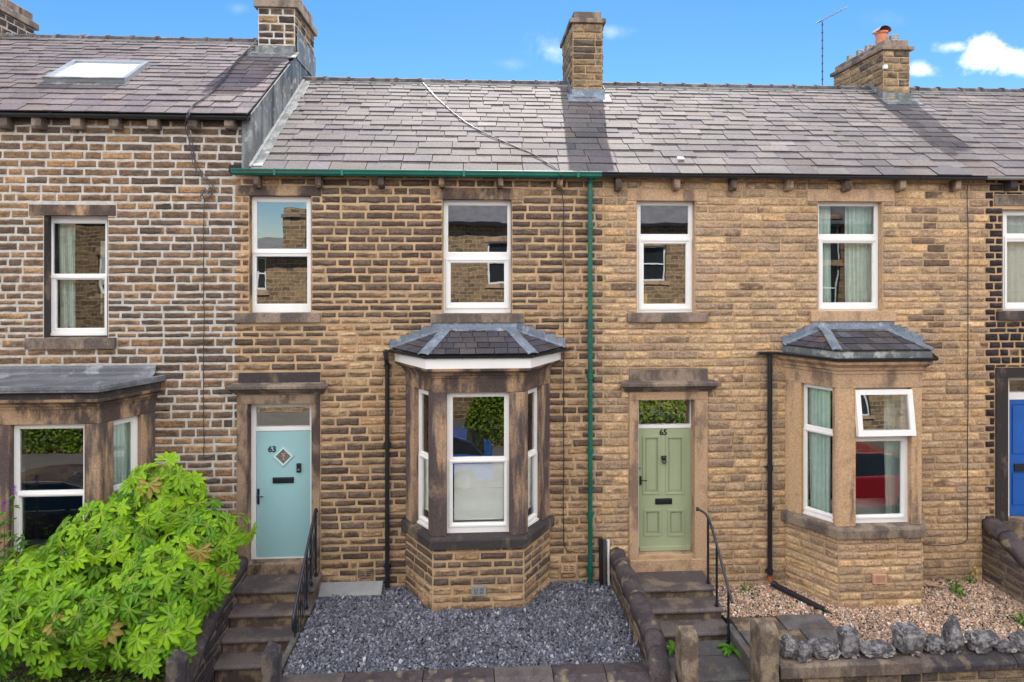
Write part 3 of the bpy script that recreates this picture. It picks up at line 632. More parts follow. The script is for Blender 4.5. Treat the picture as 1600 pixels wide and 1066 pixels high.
# ------------------------------------------------------------------ bay windows
def poly_slab(mb, pts, z0, z1, col=None):
    n = len(pts); V = [(x, y, z0) for x, y in pts]+[(x, y, z1) for x, y in pts]
    mb.add(np.array(V), [tuple(range(n-1, -1, -1)), tuple(range(n, 2*n))]+[(i, (i+1) % n, n+(i+1) % n, n+i) for i in range(n)], col)
def bay(house, key, zb, zs0, zs1, zw, zl, zc, zf, st, mort, pm, sm, cm, panes, jambs, base_rows=None):
    b = BAYS[key]; cx, hf, hw, pr = b['cx'], b['hf'], b['hw'], b['pr']
    path = [(cx-hw, 0), (cx-hf, -pr), (cx+hf, -pr), (cx+hw, 0)]
    sb = MB(); mo = MB(); frs = []
    for i in range(3):
        p0 = np.array(path[i]+(0,)); p1 = np.array(path[i+1]+(0,)); L = np.linalg.norm(p1-p0); fr = Fr(p0, p1-p0); frs.append((fr, L))
        mo.box(fr, 0.0, L, zb, zs0, -.12, -.001 if i != 1 else 0)
        z_, k = zb, 0
        while z_ < zs0-.02:
            h = random.choice([.11, .12, .125, .13]) if k else .13
            if zs0-(z_+h) < .06: h = zs0-z_
            random.seed(int(abs(z_)*1000)+key+i*7); course(sb, fr, .0, L, z_, z_+h, [], st, .03); z_ += h; k += 1; random.seed(int(z_*997)+key)
    w = sb.build('bay_window', M['stone'], house, smooth=True); mo.build('pointing', mort, w)
    m = MB(); m.sweep(path, [(-.14, zs0), (.055, zs0), (.06, zs1-.05), (.045, zs1-.02), (-.14, zs1+.02)]); m.build('sill', M[sm], w, bevel=.004)
    for i, (fr, L) in enumerate(frs):
        j0, j1 = jambs[i]
        for (s0, s1) in ((0, j0), (L-j1, L)):
            if s1-s0 > .01:
                m = MB(); m.box(fr, s0, s1, zs1-.01, zw, -.16, 0.0); m.build('pillar', M[pm[i if s0 == 0 else i+1] if isinstance(pm, list) else pm], w, bevel=.012)
        o = (j0-.005, L-j1+.005, zs1, zw); ps = [(o[0]+x0*(o[1]-o[0]), o[0]+x1*(o[1]-o[0]), o[2]+y0*(o[3]-o[2]), o[2]+y1*(o[3]-o[2])) for x0, x1, y0, y1 in panes[i]]
        rg = [(p[0]-.035, p[1]+.035, p[2]-.035, p[3]+.035, .024) for p in ps[:1]]
        f = glazed(w, fr, o, ps, -.085, rg, name='window_frame', sub=True, thick=.05, nopane=(key == 65 and i == 1))
    m = MB(); m.sweep(path, [(-.16, zw), (0.004, zw), (0.004, zl), (-.16, zl)]); m.build('lintel', M['ds_tan' if key == 65 else 'ds_brown'], w, bevel=.006)
    m = MB(); h = zc-zl
    m.sweep(path, [(-.1, zl), (.02, zl), (.025, zl+h*.25), (.05, zl+h*.3), (.06, zl+h*.5), (.11, zl+h*.72), (.13, zl+h*.78), (.135, zc), (-.1, zc)]); m.build('cornice', M['ds_tan' if key == 65 else 'ds_brown'], w, bevel=.002)
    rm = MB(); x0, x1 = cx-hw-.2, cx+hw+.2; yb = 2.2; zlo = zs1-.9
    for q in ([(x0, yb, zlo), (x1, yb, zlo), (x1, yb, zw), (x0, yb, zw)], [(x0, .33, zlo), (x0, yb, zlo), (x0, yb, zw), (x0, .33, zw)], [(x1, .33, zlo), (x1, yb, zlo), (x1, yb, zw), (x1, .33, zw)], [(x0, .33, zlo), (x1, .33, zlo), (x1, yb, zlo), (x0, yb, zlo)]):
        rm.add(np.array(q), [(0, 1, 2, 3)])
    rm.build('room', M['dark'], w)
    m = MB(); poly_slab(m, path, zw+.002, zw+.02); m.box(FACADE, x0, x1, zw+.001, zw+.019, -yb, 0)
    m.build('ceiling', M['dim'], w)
    m = MB(); poly_slab(m, [(cx-hw+.05, 0.3), (cx-hw+.05, 0), (cx-hf+.02, -pr+.1), (cx+hf-.02, -pr+.1), (cx+hw-.05, 0), (cx+hw-.05, .3)], zs1-.04, zs1+.025); m.build('window_board', M['offwhite'], w)
    return w, path, frs
def stdpanes(mx=.0, split=.5, low=.05, top=.03, side=.06, rail=.035):
    return [(side, 1-side, low, split-rail/2), (side, 1-side, split+rail/2, 1-top)]
ZS0, ZS1, ZW, ZL, ZC = .885, 1.055, 3.09, 3.30, 3.445
sp = [(.13, .87, .05, .49), (.13, .87, .525, .96)]
b63, path63, fr63 = bay(H63, 63, -.03, ZS0, ZS1, ZW, ZL, ZC, 3.6, S63, M['mortar_tan'], 'bay_stone', 'ds_dark', 'bay_stone',
    [sp, [(.085, .93, .065, .498), (.085, .93, .53, .965)], sp], [(.27, .13), (.20, .21), (.13, .27)])
b65, path65, fr65 = bay(H65, 65, -.17, ZS0, ZS1, ZW, ZL, ZC+.05, 3.6, S65, M['mortar_pale'], 'bay_stone_tan', 'ds_grey', 'bay_stone_tan',
    [[(.07, .97, .05, .635), (.07, .97, .675, .97)], [(.03, .90, .055, .64), (.03, .90, .68, .975)], sp], [(.27, .06), (.27, .16), (.13, .27)])
b61, path61, fr61 = bay(H61, 61, -.2, .52, .70, 2.72, 2.93, 3.08, 3.2, S61, M['mortar_white'], 'bay_stone', 'ds_dark', 'bay_stone',
    [sp, [(.085, .93, .05, .50), (.06, .94, .53, .965)], [(.10, .80, .05, .49), (.10, .80, .525, .96)]], [(.27, .13), (.20, .2), (.20, .22)])

VENTS = [(WX(572), WZ(572, 895), .23, .12), (WX(888), WZ(888, 887), .24, .12)]
for a, b, w_, h_ in VENTS: dress[63].append((a-w_/2-.01, a+w_/2+.01, b-h_/2-.01, b+h_/2+.01))
# ------------------------------------------------------------------ facade walls
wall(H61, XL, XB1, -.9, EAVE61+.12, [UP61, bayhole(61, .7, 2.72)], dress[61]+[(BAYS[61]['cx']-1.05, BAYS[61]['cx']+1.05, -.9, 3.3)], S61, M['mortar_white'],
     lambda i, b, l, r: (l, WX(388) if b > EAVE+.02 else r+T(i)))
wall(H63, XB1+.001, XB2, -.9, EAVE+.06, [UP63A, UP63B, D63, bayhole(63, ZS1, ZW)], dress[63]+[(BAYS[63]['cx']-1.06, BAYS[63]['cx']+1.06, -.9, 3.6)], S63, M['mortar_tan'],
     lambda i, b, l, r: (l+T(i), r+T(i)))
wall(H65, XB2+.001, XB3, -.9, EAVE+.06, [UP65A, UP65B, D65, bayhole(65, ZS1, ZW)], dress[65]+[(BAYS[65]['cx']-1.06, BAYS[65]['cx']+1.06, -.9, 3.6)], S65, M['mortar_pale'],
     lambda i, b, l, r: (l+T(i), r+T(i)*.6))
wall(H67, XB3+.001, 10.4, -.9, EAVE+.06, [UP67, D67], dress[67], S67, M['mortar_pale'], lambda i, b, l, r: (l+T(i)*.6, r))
# upper corner of 61 above the lower eaves
m = MB(); m.box(FACADE, XB1+.001, -3.37, EAVE+.062, EAVE61+.1, -.3, 0); m.build('wall_corner', M['mortar_white'], H61)
# rear walls so that the houses are closed volumes
for h, x0, x1, zt in ((H61, XL, -3.4, EAVE61), (H63, -3.38, XB2, EAVE), (H65, XB2+.002, XB3, EAVE), (H67, XB3+.002, XR, EAVE)):
    m = MB(); m.box(Fr((0, 5.6, 0), (1, 0, 0)), x0, x1, -.9, zt, -.3, 0); m.build('rear_wall', M['far_stone'], h)
for x, h, zt in ((XL, H61, EAVE61), (XR-.3, H67, EAVE)):
    m = MB(); m.prism(Fr((x, 0, 0), (0, 1, 0)), [(.33, -.9), (5.6, -.9), (5.6, zt), (2.85, zt+2.0), (.33, zt+.2)], 0, .3); m.build('gable_wall', M['far_stone'], h)

# ------------------------------------------------------------------ roofs
RY = 2.85
def roof_frame(zeave, zridge, ye=-.17):
    v = np.array([0, RY-ye, zridge-zeave]); return Fr((0, ye, zeave), (1, 0, 0), v), float(np.linalg.norm(v))
def rowlist(L, e0, e1, first=None):
    n = 1; out = [0.]
    while out[-1] < L: f = out[-1]/L; out.append(out[-1]+(first if first and len(out) == 1 else lerp(e0, e1, f)*random.uniform(.92, 1.08)))
    out[-1] = L; return out
SLC = [(.122, .107, .112), (.110, .096, .106), (.136, .120, .120), (.100, .09, .102), (.126, .112, .114), (.118, .110, .112)]
def slates(dest, fr, left, right, rows, w0, w1, pal=SLC, th=.017, jit=1.):
    """dest: function(u) -> MB"""
    L = rows[-1]
    for i in range(len(rows)-1):
        v0, v1 = rows[i], rows[i+1]; f = v0/L; u = left(v0)-random.uniform(0, .5)*lerp(w0, w1, f); rr = right(v0)
        sag = random.uniform(-.004, .004)
        while u < rr:
            w = lerp(w0, w1, f)*random.uniform(.68, 1.28); ua = max(u, left(v0)); ub = min(u+w, rr); u += w
            if ub-ua < .04: continue
            la, lb = max(ua, left(v1)), min(ub, right(v1))
            if lb-la < .02: la = lb = min(max((ua+ub)/2, left(v1)), right(v1)); la -= .01; lb += .01
            j = lambda s: random.uniform(-s, s)*jit
            up = v1+.05 if v1 < L-.01 else v1; t = th*random.uniform(.8, 1.5); lift = random.uniform(.0, .006)*jit; dv = j(.010); g = .005
            b0_ = v0-.012+dv+j(.004)+sag; b1_ = v0-.012+dv+j(.004)+sag
            A = [ua+g, ub-g, lb-g, la+g]; Bv = [b0_, b1_, up, up]; low = .013+lift
            c = np.array(pal[random.randrange(len(pal))])*random.uniform(.88, 1.12)
            if random.random() < .03: c = c*1.25
            if random.random() < .05: c = c*np.array([1.0, .93, .86])
            n = 4; Vt = []
            for (a, b_, d) in [(A[0], Bv[0], low), (A[1], Bv[1], low+j(.003)), (A[2], Bv[2], .0), (A[3], Bv[3], .0)]: Vt.append((a, b_, d))
            top = [(a, b_, d+t) for a, b_, d in Vt]; V = np.array([fr.p(*q) for q in Vt+top])
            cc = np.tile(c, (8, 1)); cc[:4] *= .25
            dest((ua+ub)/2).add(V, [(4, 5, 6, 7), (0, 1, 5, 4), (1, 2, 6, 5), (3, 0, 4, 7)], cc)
ZR, ZR61 = 8.53, 9.25
frA, LA = roof_frame(EAVE+.03, ZR); frB, LB = roof_frame(EAVE61+.04, ZR61)
mbs = {k: MB() for k in (61, 63, 65, 67)}
XV = -3.33
rowsA = rowlist(LA, .245, .15, .30)
slates(lambda u: mbs[63] if u < XB2+.0 else mbs[65] if u < XB3 else mbs[67], frA, lambda v: XV, lambda v: XR, rowsA, .46, .34)
slates(lambda u: mbs[61], frB, lambda v: XL, lambda v: -3.35, rowlist(LB, .235, .15, .26), .40, .30, pal=[tuple(np.array(c)*np.array([.95, .90, .96])) for c in SLC])
def deck(h, x0, x1, ze, zr, nm):
    r = mbs[nm].build('roof', M['slate'], h)
    m = MB(); s = (zr-ze)/(RY+.17); m.prism(Fr((x0, 0, 0), (0, 1, 0)), [(-.12, ze-.02), (RY, zr-.015), (5.9, ze-.1), (5.9, ze-.16), (RY, zr-.12), (.0, ze-.03)], 0, x1-x0)
    m.build('roof_deck', M['deck'], r)
    m = MB(); m.box(Fr((0, 5.9, ze-.08), (-1, 0, 0), (0, -(5.9-RY), zr-ze+.08)), -x1, -x0, 0, math.hypot(5.9-RY, zr-ze+.08), .01, .03); m.build('rear_slope', M['far_slate'], r)
    m = MB(); x = x0
    while x < x1-.05:
        e = min(x+.46, x1); rr = .085; zc_ = zr-.03; k = random.uniform(-.006, .006)
        prof = [(RY+rr*1.25*math.cos(a), zc_+k+rr*1.15*math.sin(a)) for a in [math.pi*i/8 for i in range(9)]]
        m.prism(Fr((x, 0, 0), (0, 1, 0)), prof, 0, e-x-.006); 
        prof = [(RY+(y-RY)*1.22, zc_+(z-zc_)*1.22) for y, z in prof]; m.prism(Fr((e-.05, 0, 0), (0, 1, 0)), prof, .0, .045); x = e
    m.build('ridge_tiles', M['ridge'], r, bevel=.006)
    m = MB(); m.box(FACADE, x0, x1, zr-.085, zr-.035, -RY-.1, -RY+.13); m.build('ridge_bedding', M['render'], r)
    return r
R61 = deck(H61, XL, -3.36, EAVE61+.04, ZR61, 61); R63 = deck(H63, -3.37, XB2, EAVE+.03, ZR, 63); R65 = deck(H65, XB2+.001, XB3, EAVE+.03, ZR, 65); R67 = deck(H67, XB3+.001, XR, EAVE+.03, ZR, 67)
def zroof(Y): return EAVE+.03+(Y+.17)*(ZR-EAVE-.03)/(RY+.17)
def zroof61(Y): return EAVE61+.04+(Y+.17)*(ZR61-EAVE61-.04)/(RY+.17)

# roof window on 61
def on_roof61(px, py):
    lo, hi = -.2, RY
    for _ in range(40):
        m_ = (lo+hi)/2
        if W(px, py, m_)[1] > zroof61(m_): lo = m_
        else: hi = m_
    return WX(px, lo), (lo+.17)*LB/(RY+.17)
# skylight
(u0, v0), (u1, v1) = on_roof61(70, 131), on_roof61(200, 131)
(u2, v2) = on_roof61(222, 104); vt = v2
sk = MB(); panel(sk, frB, u0, u1, v0, vt, [(u0+.07, u1-.07, v0+.09, vt-.06)], .10, .0); skw = sk.build('skylight', plain('grey_metal_frame', (.34, .36, .40), .4, metal=.4), R61, bevel=.01)
sk = MB(); sk.box(frB, u0+.06, u1-.06, v0+.08, vt-.05, .03, .06); 
sk.build('skylight_pane', plain('skylight_blind_glass', (.72, .80, .84), .25, var=.02, spec=.7), skw)
sk = MB(); sk.box(frB, u0-.05, u1+.05, v0-.11, v0, .02, .035); sk.box(frB, u0-.01, u1+.01, v0-.012, v0+.03, .1, .112); sk.build('apron', M['lead_grey'], skw)

# party upstand clad in lead between 61 and 63
GX = -3.355
g = Fr((GX, 0, 0), (0, 1, 0))          # normal +X
m = MB(); m.prism(g, [(.05, EAVE-.05), (.05, zroof61(.05)-.03), (RY, ZR61-.04), (5.7, EAVE61), (5.7, EAVE-.3)], -.3, -.012); m.build('gable_wall', M['ds_grey'], H61)
m = MB(); y = -.06
while y < 3.7:
    e = min(y+.52, 3.72); lo = lambda Y: (zroof(Y) if Y < RY else 2*ZR-zroof(Y))+.03; hi = lambda Y: (zroof61(Y) if Y < RY else 2*ZR61-zroof61(Y))-.035
    k = random.uniform(-.004, .004)
    m.prism(g, [(y, lo(y)), (e, lo(e)), (e, hi(e)), (y, hi(y))], -.012, .006+k)
    m.tube([(GX+.008, e, lo(e)), (GX+.012, e, (lo(e)+hi(e))/2), (GX+.008, e, hi(e))], .011, 6); y = e
m.box(FACADE, GX-.13, GX+.012, EAVE+.07, EAVE61-.02, -.02, .07)
m.build('lead_cladding', M['lead_grey'], H61, bevel=.004)
m = MB(); v = .1
while v < LA-.1:     # cover flashing lying on the slates
    e = min(v+.30, LA-.05); k = random.uniform(0, .006); m.box(frA, GX-.0, GX+random.uniform(.14, .19), v-.02, e, .03+k, .038+k); v = e
m.build('flashing', M['lead_grey'], R63, bevel=.003)
m = MB(); m.prism(frA, [(GX+.0, .05), (GX+.05, .02), (GX+.05, LA-.05), (GX, LA-.02)], .035, .06); m.build('cement_fillet', M['render'], R63, bevel=.01)
m = MB(); m.sweep([(-3.5, -.19), (-2.2, -.19)], [(-.05, EAVE+.015), (.04, EAVE+.01), (.04, EAVE+.03), (-.05, EAVE+.04)], wall=False, col=(.08, .07, .075)); m.build('eaves_slate', M['slate'], R63)
for q in range(1): pass

# gutters -----------------------------------------------------------------
def half_round(z, r, n=8, t=.006, out=.0):
    o = [(out+r*math.cos(a), z+r*math.sin(a)) for a in [math.pi+math.pi*i/n for i in range(n+1)]]
    i_ = [(out+(r-t)*math.cos(a), z+(r-t)*math.sin(a)) for a in [2*math.pi-math.pi*i/n for i in range(n+1)]]
    return o+i_
def gutter(house, path, z, r, mat, joints=(), prof=None):
    m = MB(); m.sweep(path, prof or half_round(z, r), wall=False)
    for x in joints: m.sweep([(x-.03, path[0][1]), (x+.03, path[0][1])], half_round(z+.002, r+.006), wall=False)
    return m.build('gutter', M[mat], house)
ge = EAVE+.042
green_prof = [(-.06, ge+.02), (-.06, ge-.075), (.02, ge-.08), (.045, ge-.055), (.05, ge-.02), (.06, ge-.012), (.062, ge+.008), (.052, ge+.012), (.045, ge-.005), (.03, ge-.06), (-.05, ge-.065), (-.05, ge+.02)]
gutter(H63, [(WX(362, -.2), -.18), (WX(940, -.2), -.18)], ge, .06, 'green', prof=green_prof)
for px in (430, 535, 725, 903): m = MB(); x = WX(px, -.2); m.box(FACADE, x-.02, x+.02, ge-.086, ge+.014, .12, .245); m.build('gutter_joint', M['green'], H63, bevel=.006)
m = MB(); m.box(FACADE, XB1-.1, XB2, ge-.02, ge+.09, .0, .05); m.build('fascia', M['deck'], H63)
gutter(H65, [(WX(941, -.2), -.18), (WX(1541, -.2), -.18)], ge-.02, .052, 'black', joints=[WX(p, -.2) for p in (1050, 1300, 1440)])
m = MB(); m.box(FACADE, XB2+.01, XB3, ge-.02, ge+.09, .0, .05); m.build('fascia', M['deck'], H65)
m = MB(); m.sweep([(WX(1541, -.2), -.18), (XR, -.18)], half_round(ge-.01, .05), wall=False); m.build('gutter', plain('grey_gutter', (.25, .25, .24), .6), H67)
m = MB(); m.box(FACADE, XB3+.01, XR, ge-.02, ge+.09, .0, .05); m.build('fascia', M['deck'], H67)
gutter(H61, [(XL, -.17), (GX-.0, -.17)], EAVE61+.015, .052, 'black', joints=[WX(p, -.2) for p in (80, 300)])
m = MB(); m.box(FACADE, XL, GX-.1, EAVE61-.03, EAVE61+.09, .0, .05); m.build('fascia', M['deck'], H61)
# corbels
def corbels(house, pxs, y0, y1, mat, w=.105):
    for px in pxs:
        x, zt, zb_ = WX(px, -.14), WZ(px, y0, -.14), WZ(px, y1, -.14); k = random.uniform(-.008, .008)
        m = MB(); m.prism(Fr((x-w/2, 0, 0), (0, -1, 0), n=(1, 0, 0)), [(-.02, zb_+k), (.12, zb_+k), (.155, zb_+.04+k), (.155, zt), (-.02, zt)], 0, w)
        m.build('corbel', M[mat], house, bevel=.008)
corbels(H61, (4, 57, 118, 178, 238, 300, 358), 181, 201, 'ds_grey', .14)
corbels(H63, (400, 497, 595, 690, 782, 875), 271, 293, 'ds_brown', .085)
corbels(H65, (967, 1058, 1147, 1235, 1325, 1411, 1497), 277, 298, 'ds_door', .095)
corbels(H67, (1584, 1672), 279, 297, 'ds_dark', .11)

# downpipes ---------------------------------------------------------------
def pipe(name, house, pts, r, mat, collars=(), clip=True):
    m = MB(); m.tube(pts, r, 12)
    for z in collars: m.tube([(pts[-1][0], pts[-1][1], z-.04), (pts[-1][0], pts[-1][1], z+.04)], r+.009, 12); 
    if clip:
        for z in collars: m.box(FACADE, pts[-1][0]-.055, pts[-1][0]+.055, z-.012, z+.012, 0, .06)
    return m.build(name, M[mat], house, smooth=False, bevel=0)
gx = WX(922, -.06)
pipe('downpipe', H63, [(gx, -.16, ge-.06), (gx, -.10, ge-.1), (gx, -.07, ge-.16), (gx, -.07, -.02)], .036, 'green', [WZ(922, p, -.07) for p in (304, 353, 506, 534, 588, 704, 805, 890)])
bx_ = WX(605, -.06)
pipe('downpipe', H63, [(-1.33, -.17, 3.62), (-1.34, -.15, 3.50), (bx_, -.07, 3.40), (bx_, -.06, 3.3), (bx_, -.06, .0)], .034, 'black', [3.38, 2.2, .34])
p65x = WX(1203, -.07)
pipe('downpipe', H65, [(p65x, -.07, 3.55), (p65x, -.07, WZ(1203, 897, -.07))], .037, 'black', [WZ(1203, 731, -.07), WZ(1203, 893, -.07)])
m = MB(); zj = WZ(1203, 900, -.07); m.tube([(p65x, -.07, zj), (p65x, -.07, zj-.06), (p65x+.02, -.09, zj-.10)], [.03, .033, .03], 12); m.build('pipe_joint', M['rust'], H65)
for i, (px, ys) in enumerate(((316, None), (880, None), (1508, None))):
    h = (H61, H63, H65)[i]; rr = .006 if i else .0045
    if i == 0: pts = [(WX(320, 0)+random.uniform(-.006, .006), -.035, WZ(318, y, 0)) for y in range(312, 726, 25)]
    elif i == 1:
        pts = [(WX(875, 0), -.17, WZ(875, 277, 0)), (WX(877, 0), -.05, WZ(877, 300, 0))]+[(WX(880, 0)+random.uniform(-.005, .005), -.035, WZ(880, y, 0)) for y in range(320, 850, 25)]+[(WX(882), -.035, WZ(880, 853)), (WX(888), -.035, WZ(888, 861)), (WX(896), -.03, WZ(896, 860))]
    else: pts = [(WX(1507), -.08, WZ(1507, 283)), (WX(1508), -.04, WZ(1508, 300))]+[(WX(1509)+random.uniform(-.008, .008), -.04, WZ(1509, y)) for y in range(320, 835, 28)]+[(WX(1508), -.04, WZ(1508, 842)), (WX(1500), -.04, WZ(1500, 848)), (WX(1470), -.04, WZ(1470, 851)), (WX(1442), -.04, WZ(1442, 850))]
    m = MB(); m.tube(pts, rr+.001, 6); m.build('wall_cable', M['cable'], h)
m = MB(); m.tube([(WX(882), -.04, WZ(882, 540)), (WX(886), -.04, WZ(886, 546)), (WX(930), -.04, WZ(930, 546)), (WX(954), -.04, WZ(954, 546)), (WX(957), -.04, WZ(957, 541))], .005, 6); m.build('wall_cable', M['cable'], H63)

# air bricks --------------------------------------------------------------
def airbrick(house, fr, a, b, w, h, cols, rows_, mat, d=.026):
    m = MB(); hs = []; mx, mz = w*.12, h*.14; cw = (w-2*mx)/cols; rh = (h-2*mz)/rows_
    for i in range(cols):
        for k in range(rows_): hs.append((a-w/2+mx+i*cw+cw*.14, a-w/2+mx+(i+1)*cw-cw*.14, b-h/2+mz+k*rh+rh*.2, b-h/2+mz+(k+1)*rh-rh*.2))
    panel(m, fr, a-w/2, a+w/2, b-h/2, b+h/2, hs, d+.012, d-.03); o = m.build('air_brick', M[mat], house)
    m = MB(); m.box(fr, a-w/2+.005, a+w/2-.005, b-h/2+.005, b+h/2-.005, -.02, d-.012); m.build('vent_recess', M['deck'], o)
airbrick(H63, FACADE, WX(572), WZ(572, 895), .23, .12, 2, 3, 'ds_door')
airbrick(H63, FACADE, WX(888), WZ(888, 887), .24, .12, 2, 3, 'ds_tan')
fr_, L_ = fr63[1]; airbrick(b63, fr_, WX(748, -.7)-path63[1][0], WZ(748, 922, -.7), .21, .13, 2, 4, 'concrete', .034)
fr_, L_ = fr65[1]; airbrick(b65, fr_, WX(1372, -.7)-path65[1][0], WZ(1372, 903, -.7), .20, .135, 8, 5, 'clay', .04)

# bay roofs ---------------------------------------------------------------
BSL = [(.075, .068, .085), (.06, .056, .072), (.09, .078, .085), (.07, .066, .09), (.085, .075, .08), (.055, .052, .06)]
def bay_roof(house, bay_o, cx, he, hwe, pe, ze, ht, zt, pal, hip, lead='lead', n=5, hsel=(1, 1)):
    E = [np.array(p) for p in ((cx-hwe, 0, ze), (cx-he, -pe, ze), (cx+he, -pe, ze), (cx+hwe, 0, ze))]
    Tp = [np.array(p) for p in ((cx-ht, -.0, zt), (cx-ht, -.0, zt), (cx+ht, -.0, zt), (cx+ht, -.0, zt))]
    sm = MB(); dk = MB(); dk.add(np.array([E[0], E[1], E[2], E[3], Tp[0], Tp[2]])-np.array([0, 0, .012]), [(0, 1, 4), (1, 2, 5, 4), (2, 3, 5), (0, 3, 2, 1)])
    for i in range(3):
        a, b = E[i], E[i+1]; ta, tb = (Tp[0], Tp[0]) if i == 0 else (Tp[0], Tp[2]) if i == 1 else (Tp[2], Tp[2])
        u = (b-a)/np.linalg.norm(b-a); w = ta-a; v = w-np.dot(w, u)*u; Lv = np.linalg.norm(v); fr = Fr(a, u, v)
        au = np.dot(ta-a, u); bu = np.dot(tb-a, u); Lb = np.linalg.norm(b-a)
        slates(lambda q: sm, fr, lambda s_, au=au, Lv=Lv: au*s_/Lv, lambda s_, bu=bu, Lb=Lb, Lv=Lv: Lb+(bu-Lb)*s_/Lv, [Lv*k/n for k in range(n+1)], .22, .20, pal=pal, th=.006, jit=.3)
    r = sm.build('bay_roof', M['slate'], bay_o); dk.build('roof_deck', M['deck'], r)
    for (e, t, s_) in ((E[1], Tp[0], -1), (E[2], Tp[2], 1)):
        m = MB(); d = t-e; d2 = d/np.linalg.norm(d); wv = np.cross(d2, [0, 0, 1.]); wv /= np.linalg.norm(wv); hw_ = hip
        rows_ = []
        for f in np.linspace(-.02, 1, 8):
            c = e+d*f+np.array([0, 0, .030+.002*math.sin(f*20)]); rows_.append([c-wv*hw_-np.array([0, 0, .018]), c-wv*hw_*.35, c, c+wv*hw_*.35, c+wv*hw_-np.array([0, 0, .018])])
        m.grid(np.array(rows_)); m.grid(np.array(rows_)[:, ::-1]-np.array([0, 0, .005]))
        m.build('hip_flashing', M[lead], r, smooth=True)
    m = MB(); nst = 5
    for s_ in (-1, 1):
        for k in range(nst):
            f0, f1 = k/nst, (k+1)/nst; xa = cx+s_*lerp(hwe+.01, ht+.10, f0); xb = cx+s_*lerp(hwe+.01, ht+.10, f1+.08); za = lerp(ze, zt, f0)+.005; 
            lo_, hi_ = min(xa, xb), max(xa, xb); j = random.uniform(-.004, .004)
            m.box(FACADE, lo_, hi_, za, za+.13, .03+.004*(k % 2)+j, .037+.004*(k % 2)+j)
        pts = [(cx+s_*(hwe), -.06, ze+.0), (cx+s_*(ht), -.06, zt+.02)]
        a = np.array([cx+s_*hwe, 0, ze+.03]); b = np.array([cx+s_*ht, 0, zt+.03]); m.add(np.array([a, b, b+[0, -.10, -.03], a+[0-s_*.0, -.10, -.03], a+[0, 0, -.01], b+[0, 0, -.01], b+[0, -.10, -.04], a+[0, -.10, -.04]]), [(0, 1, 2, 3), (7, 6, 5, 4), (0, 3, 7, 4), (2, 1, 5, 6), (3, 2, 6, 7)])
    P = []
    for zz, dd in ((zt+.14, .030), (zt+.10, .036), (zt+.05, .04), (zt+.015, .055), (zt-.02, .12), (zt-.045, .16)):
        rw = [];
        for x in np.linspace(cx-ht-.13, cx+ht+.13, 26): rw.append((x, -(dd+.004*math.sin(x*37)+.003*math.sin(x*91)), zz+.006*math.sin(x*23)*(dd > .03)))
        P.append(rw)
    m.grid(np.array(P)[::-1]); P2 = np.array(P); P2[..., 1] += .006; m.grid(P2)
    m.build('wall_flashing', M[lead], r)
    return E, r
E63, br63 = bay_roof(H63, b63, .04, .77, 1.33, .83, 3.65, .46, 3.95, BSL, .085)
rows_pal65 = BSL+[(.13, .09, .08), (.10, .11, .13)]
E65, br65 = bay_roof(H65, b65, 5.97, .72, 1.14, .82, 3.66, .46, 3.93, rows_pal65, .07, n=4)
def off_path(cx, he, hwe, pe): return [(cx-hwe, 0), (cx-he, -pe), (cx+he, -pe), (cx+hwe, 0)]
# 63: fascia + small gutter
m = MB(); m.sweep(off_path(.04, .72, 1.24, .775), [(-.02, 3.447), (.03, 3.447), (.03, 3.62), (-.02, 3.62)]); m.build('fascia', M['white'], b63)
m = MB(); ph = off_path(.04, .74, 1.37, .79); m.sweep(ph, half_round(3.63, .040, out=.03), wall=False)
for i in range(3):
    a, b = np.array(ph[i]), np.array(ph[i+1]); nn = np.array(((b-a)[1], -(b-a)[0])); nn /= np.linalg.norm(nn)
    for f in ((.5,) if i != 1 else (.08, .35, .65, .92)):
        c = a+(b-a)*f+nn*.03; d = (b-a)/np.linalg.norm(b-a); m.sweep([tuple(c-d*.012), tuple(c+d*.012)], half_round(3.633, .046), wall=False)
m.build('gutter', M['black'], b63)
m = MB(); m.tube([(-1.36, -.14, 3.62), (-1.34, -.155, 3.54)], .034, 10); m.build('gutter_outlet', M['black'], b63)
# 65: lead apron, gutter that runs on along the wall
m = MB(); m.sweep(off_path(5.97, .705, 1.13, .805), [(-.02, 3.55), (.02, 3.545), (.015, 3.60), (-.002, 3.665), (-.03, 3.665)]); m.build('apron', M['lead_grey'], b65, bevel=.004)
ph = off_path(5.97, .72, 1.17, .83)
m = MB(); m.sweep([(WX(1185, -.1), -.07), (4.72, -.075)]+ph[1:3]+[(7.16, -.03)], half_round(3.55, .045, out=.02), wall=False); m.build('gutter', M['black'], b65)
# 61: flat lead roof
M['lead_flat'] = stained('flat_roof_lead', (.17, .18, .205), (.11, .115, .135), .5, 2.5, (.5, 1, 1), .5, third=(.24, .26, .29), bstr=.1)
cx = BAYS[61]['cx']
m = MB(); pth = off_path(cx, .69, 1.12, .72)
m.sweep(pth, [(-.05, 3.08), (.06, 3.08), (.06, 3.20), (-.05, 3.20)]); m.build('fascia', M['ds_dark'], b61)
m = MB(); o = off_path(cx, .80, 1.24, .88); i_ = off_path(cx, .74, 1.14, .0)
V = [(x, y, 3.22) for x, y in o]+[(cx-.9, 0, 3.31), (cx+.9, 0, 3.31)]
m.add(np.array(V), [(0, 1, 4), (1, 2, 5, 4), (2, 3, 5)])
m.sweep(off_path(cx, .74, 1.18, .80), [(-.04, 3.19), (.07, 3.185), (.07, 3.26), (.05, 3.275), (-.04, 3.26)])
P = []
for zz, dd in ((3.42, .03), (3.38, .05), (3.33, .055), (3.295, .07), (3.27, .16), (3.255, .24)):
    P.append([(x, -(dd+.003*math.sin(x*17)), zz) for x in np.linspace(cx-1.2, cx+1.12, 40)])
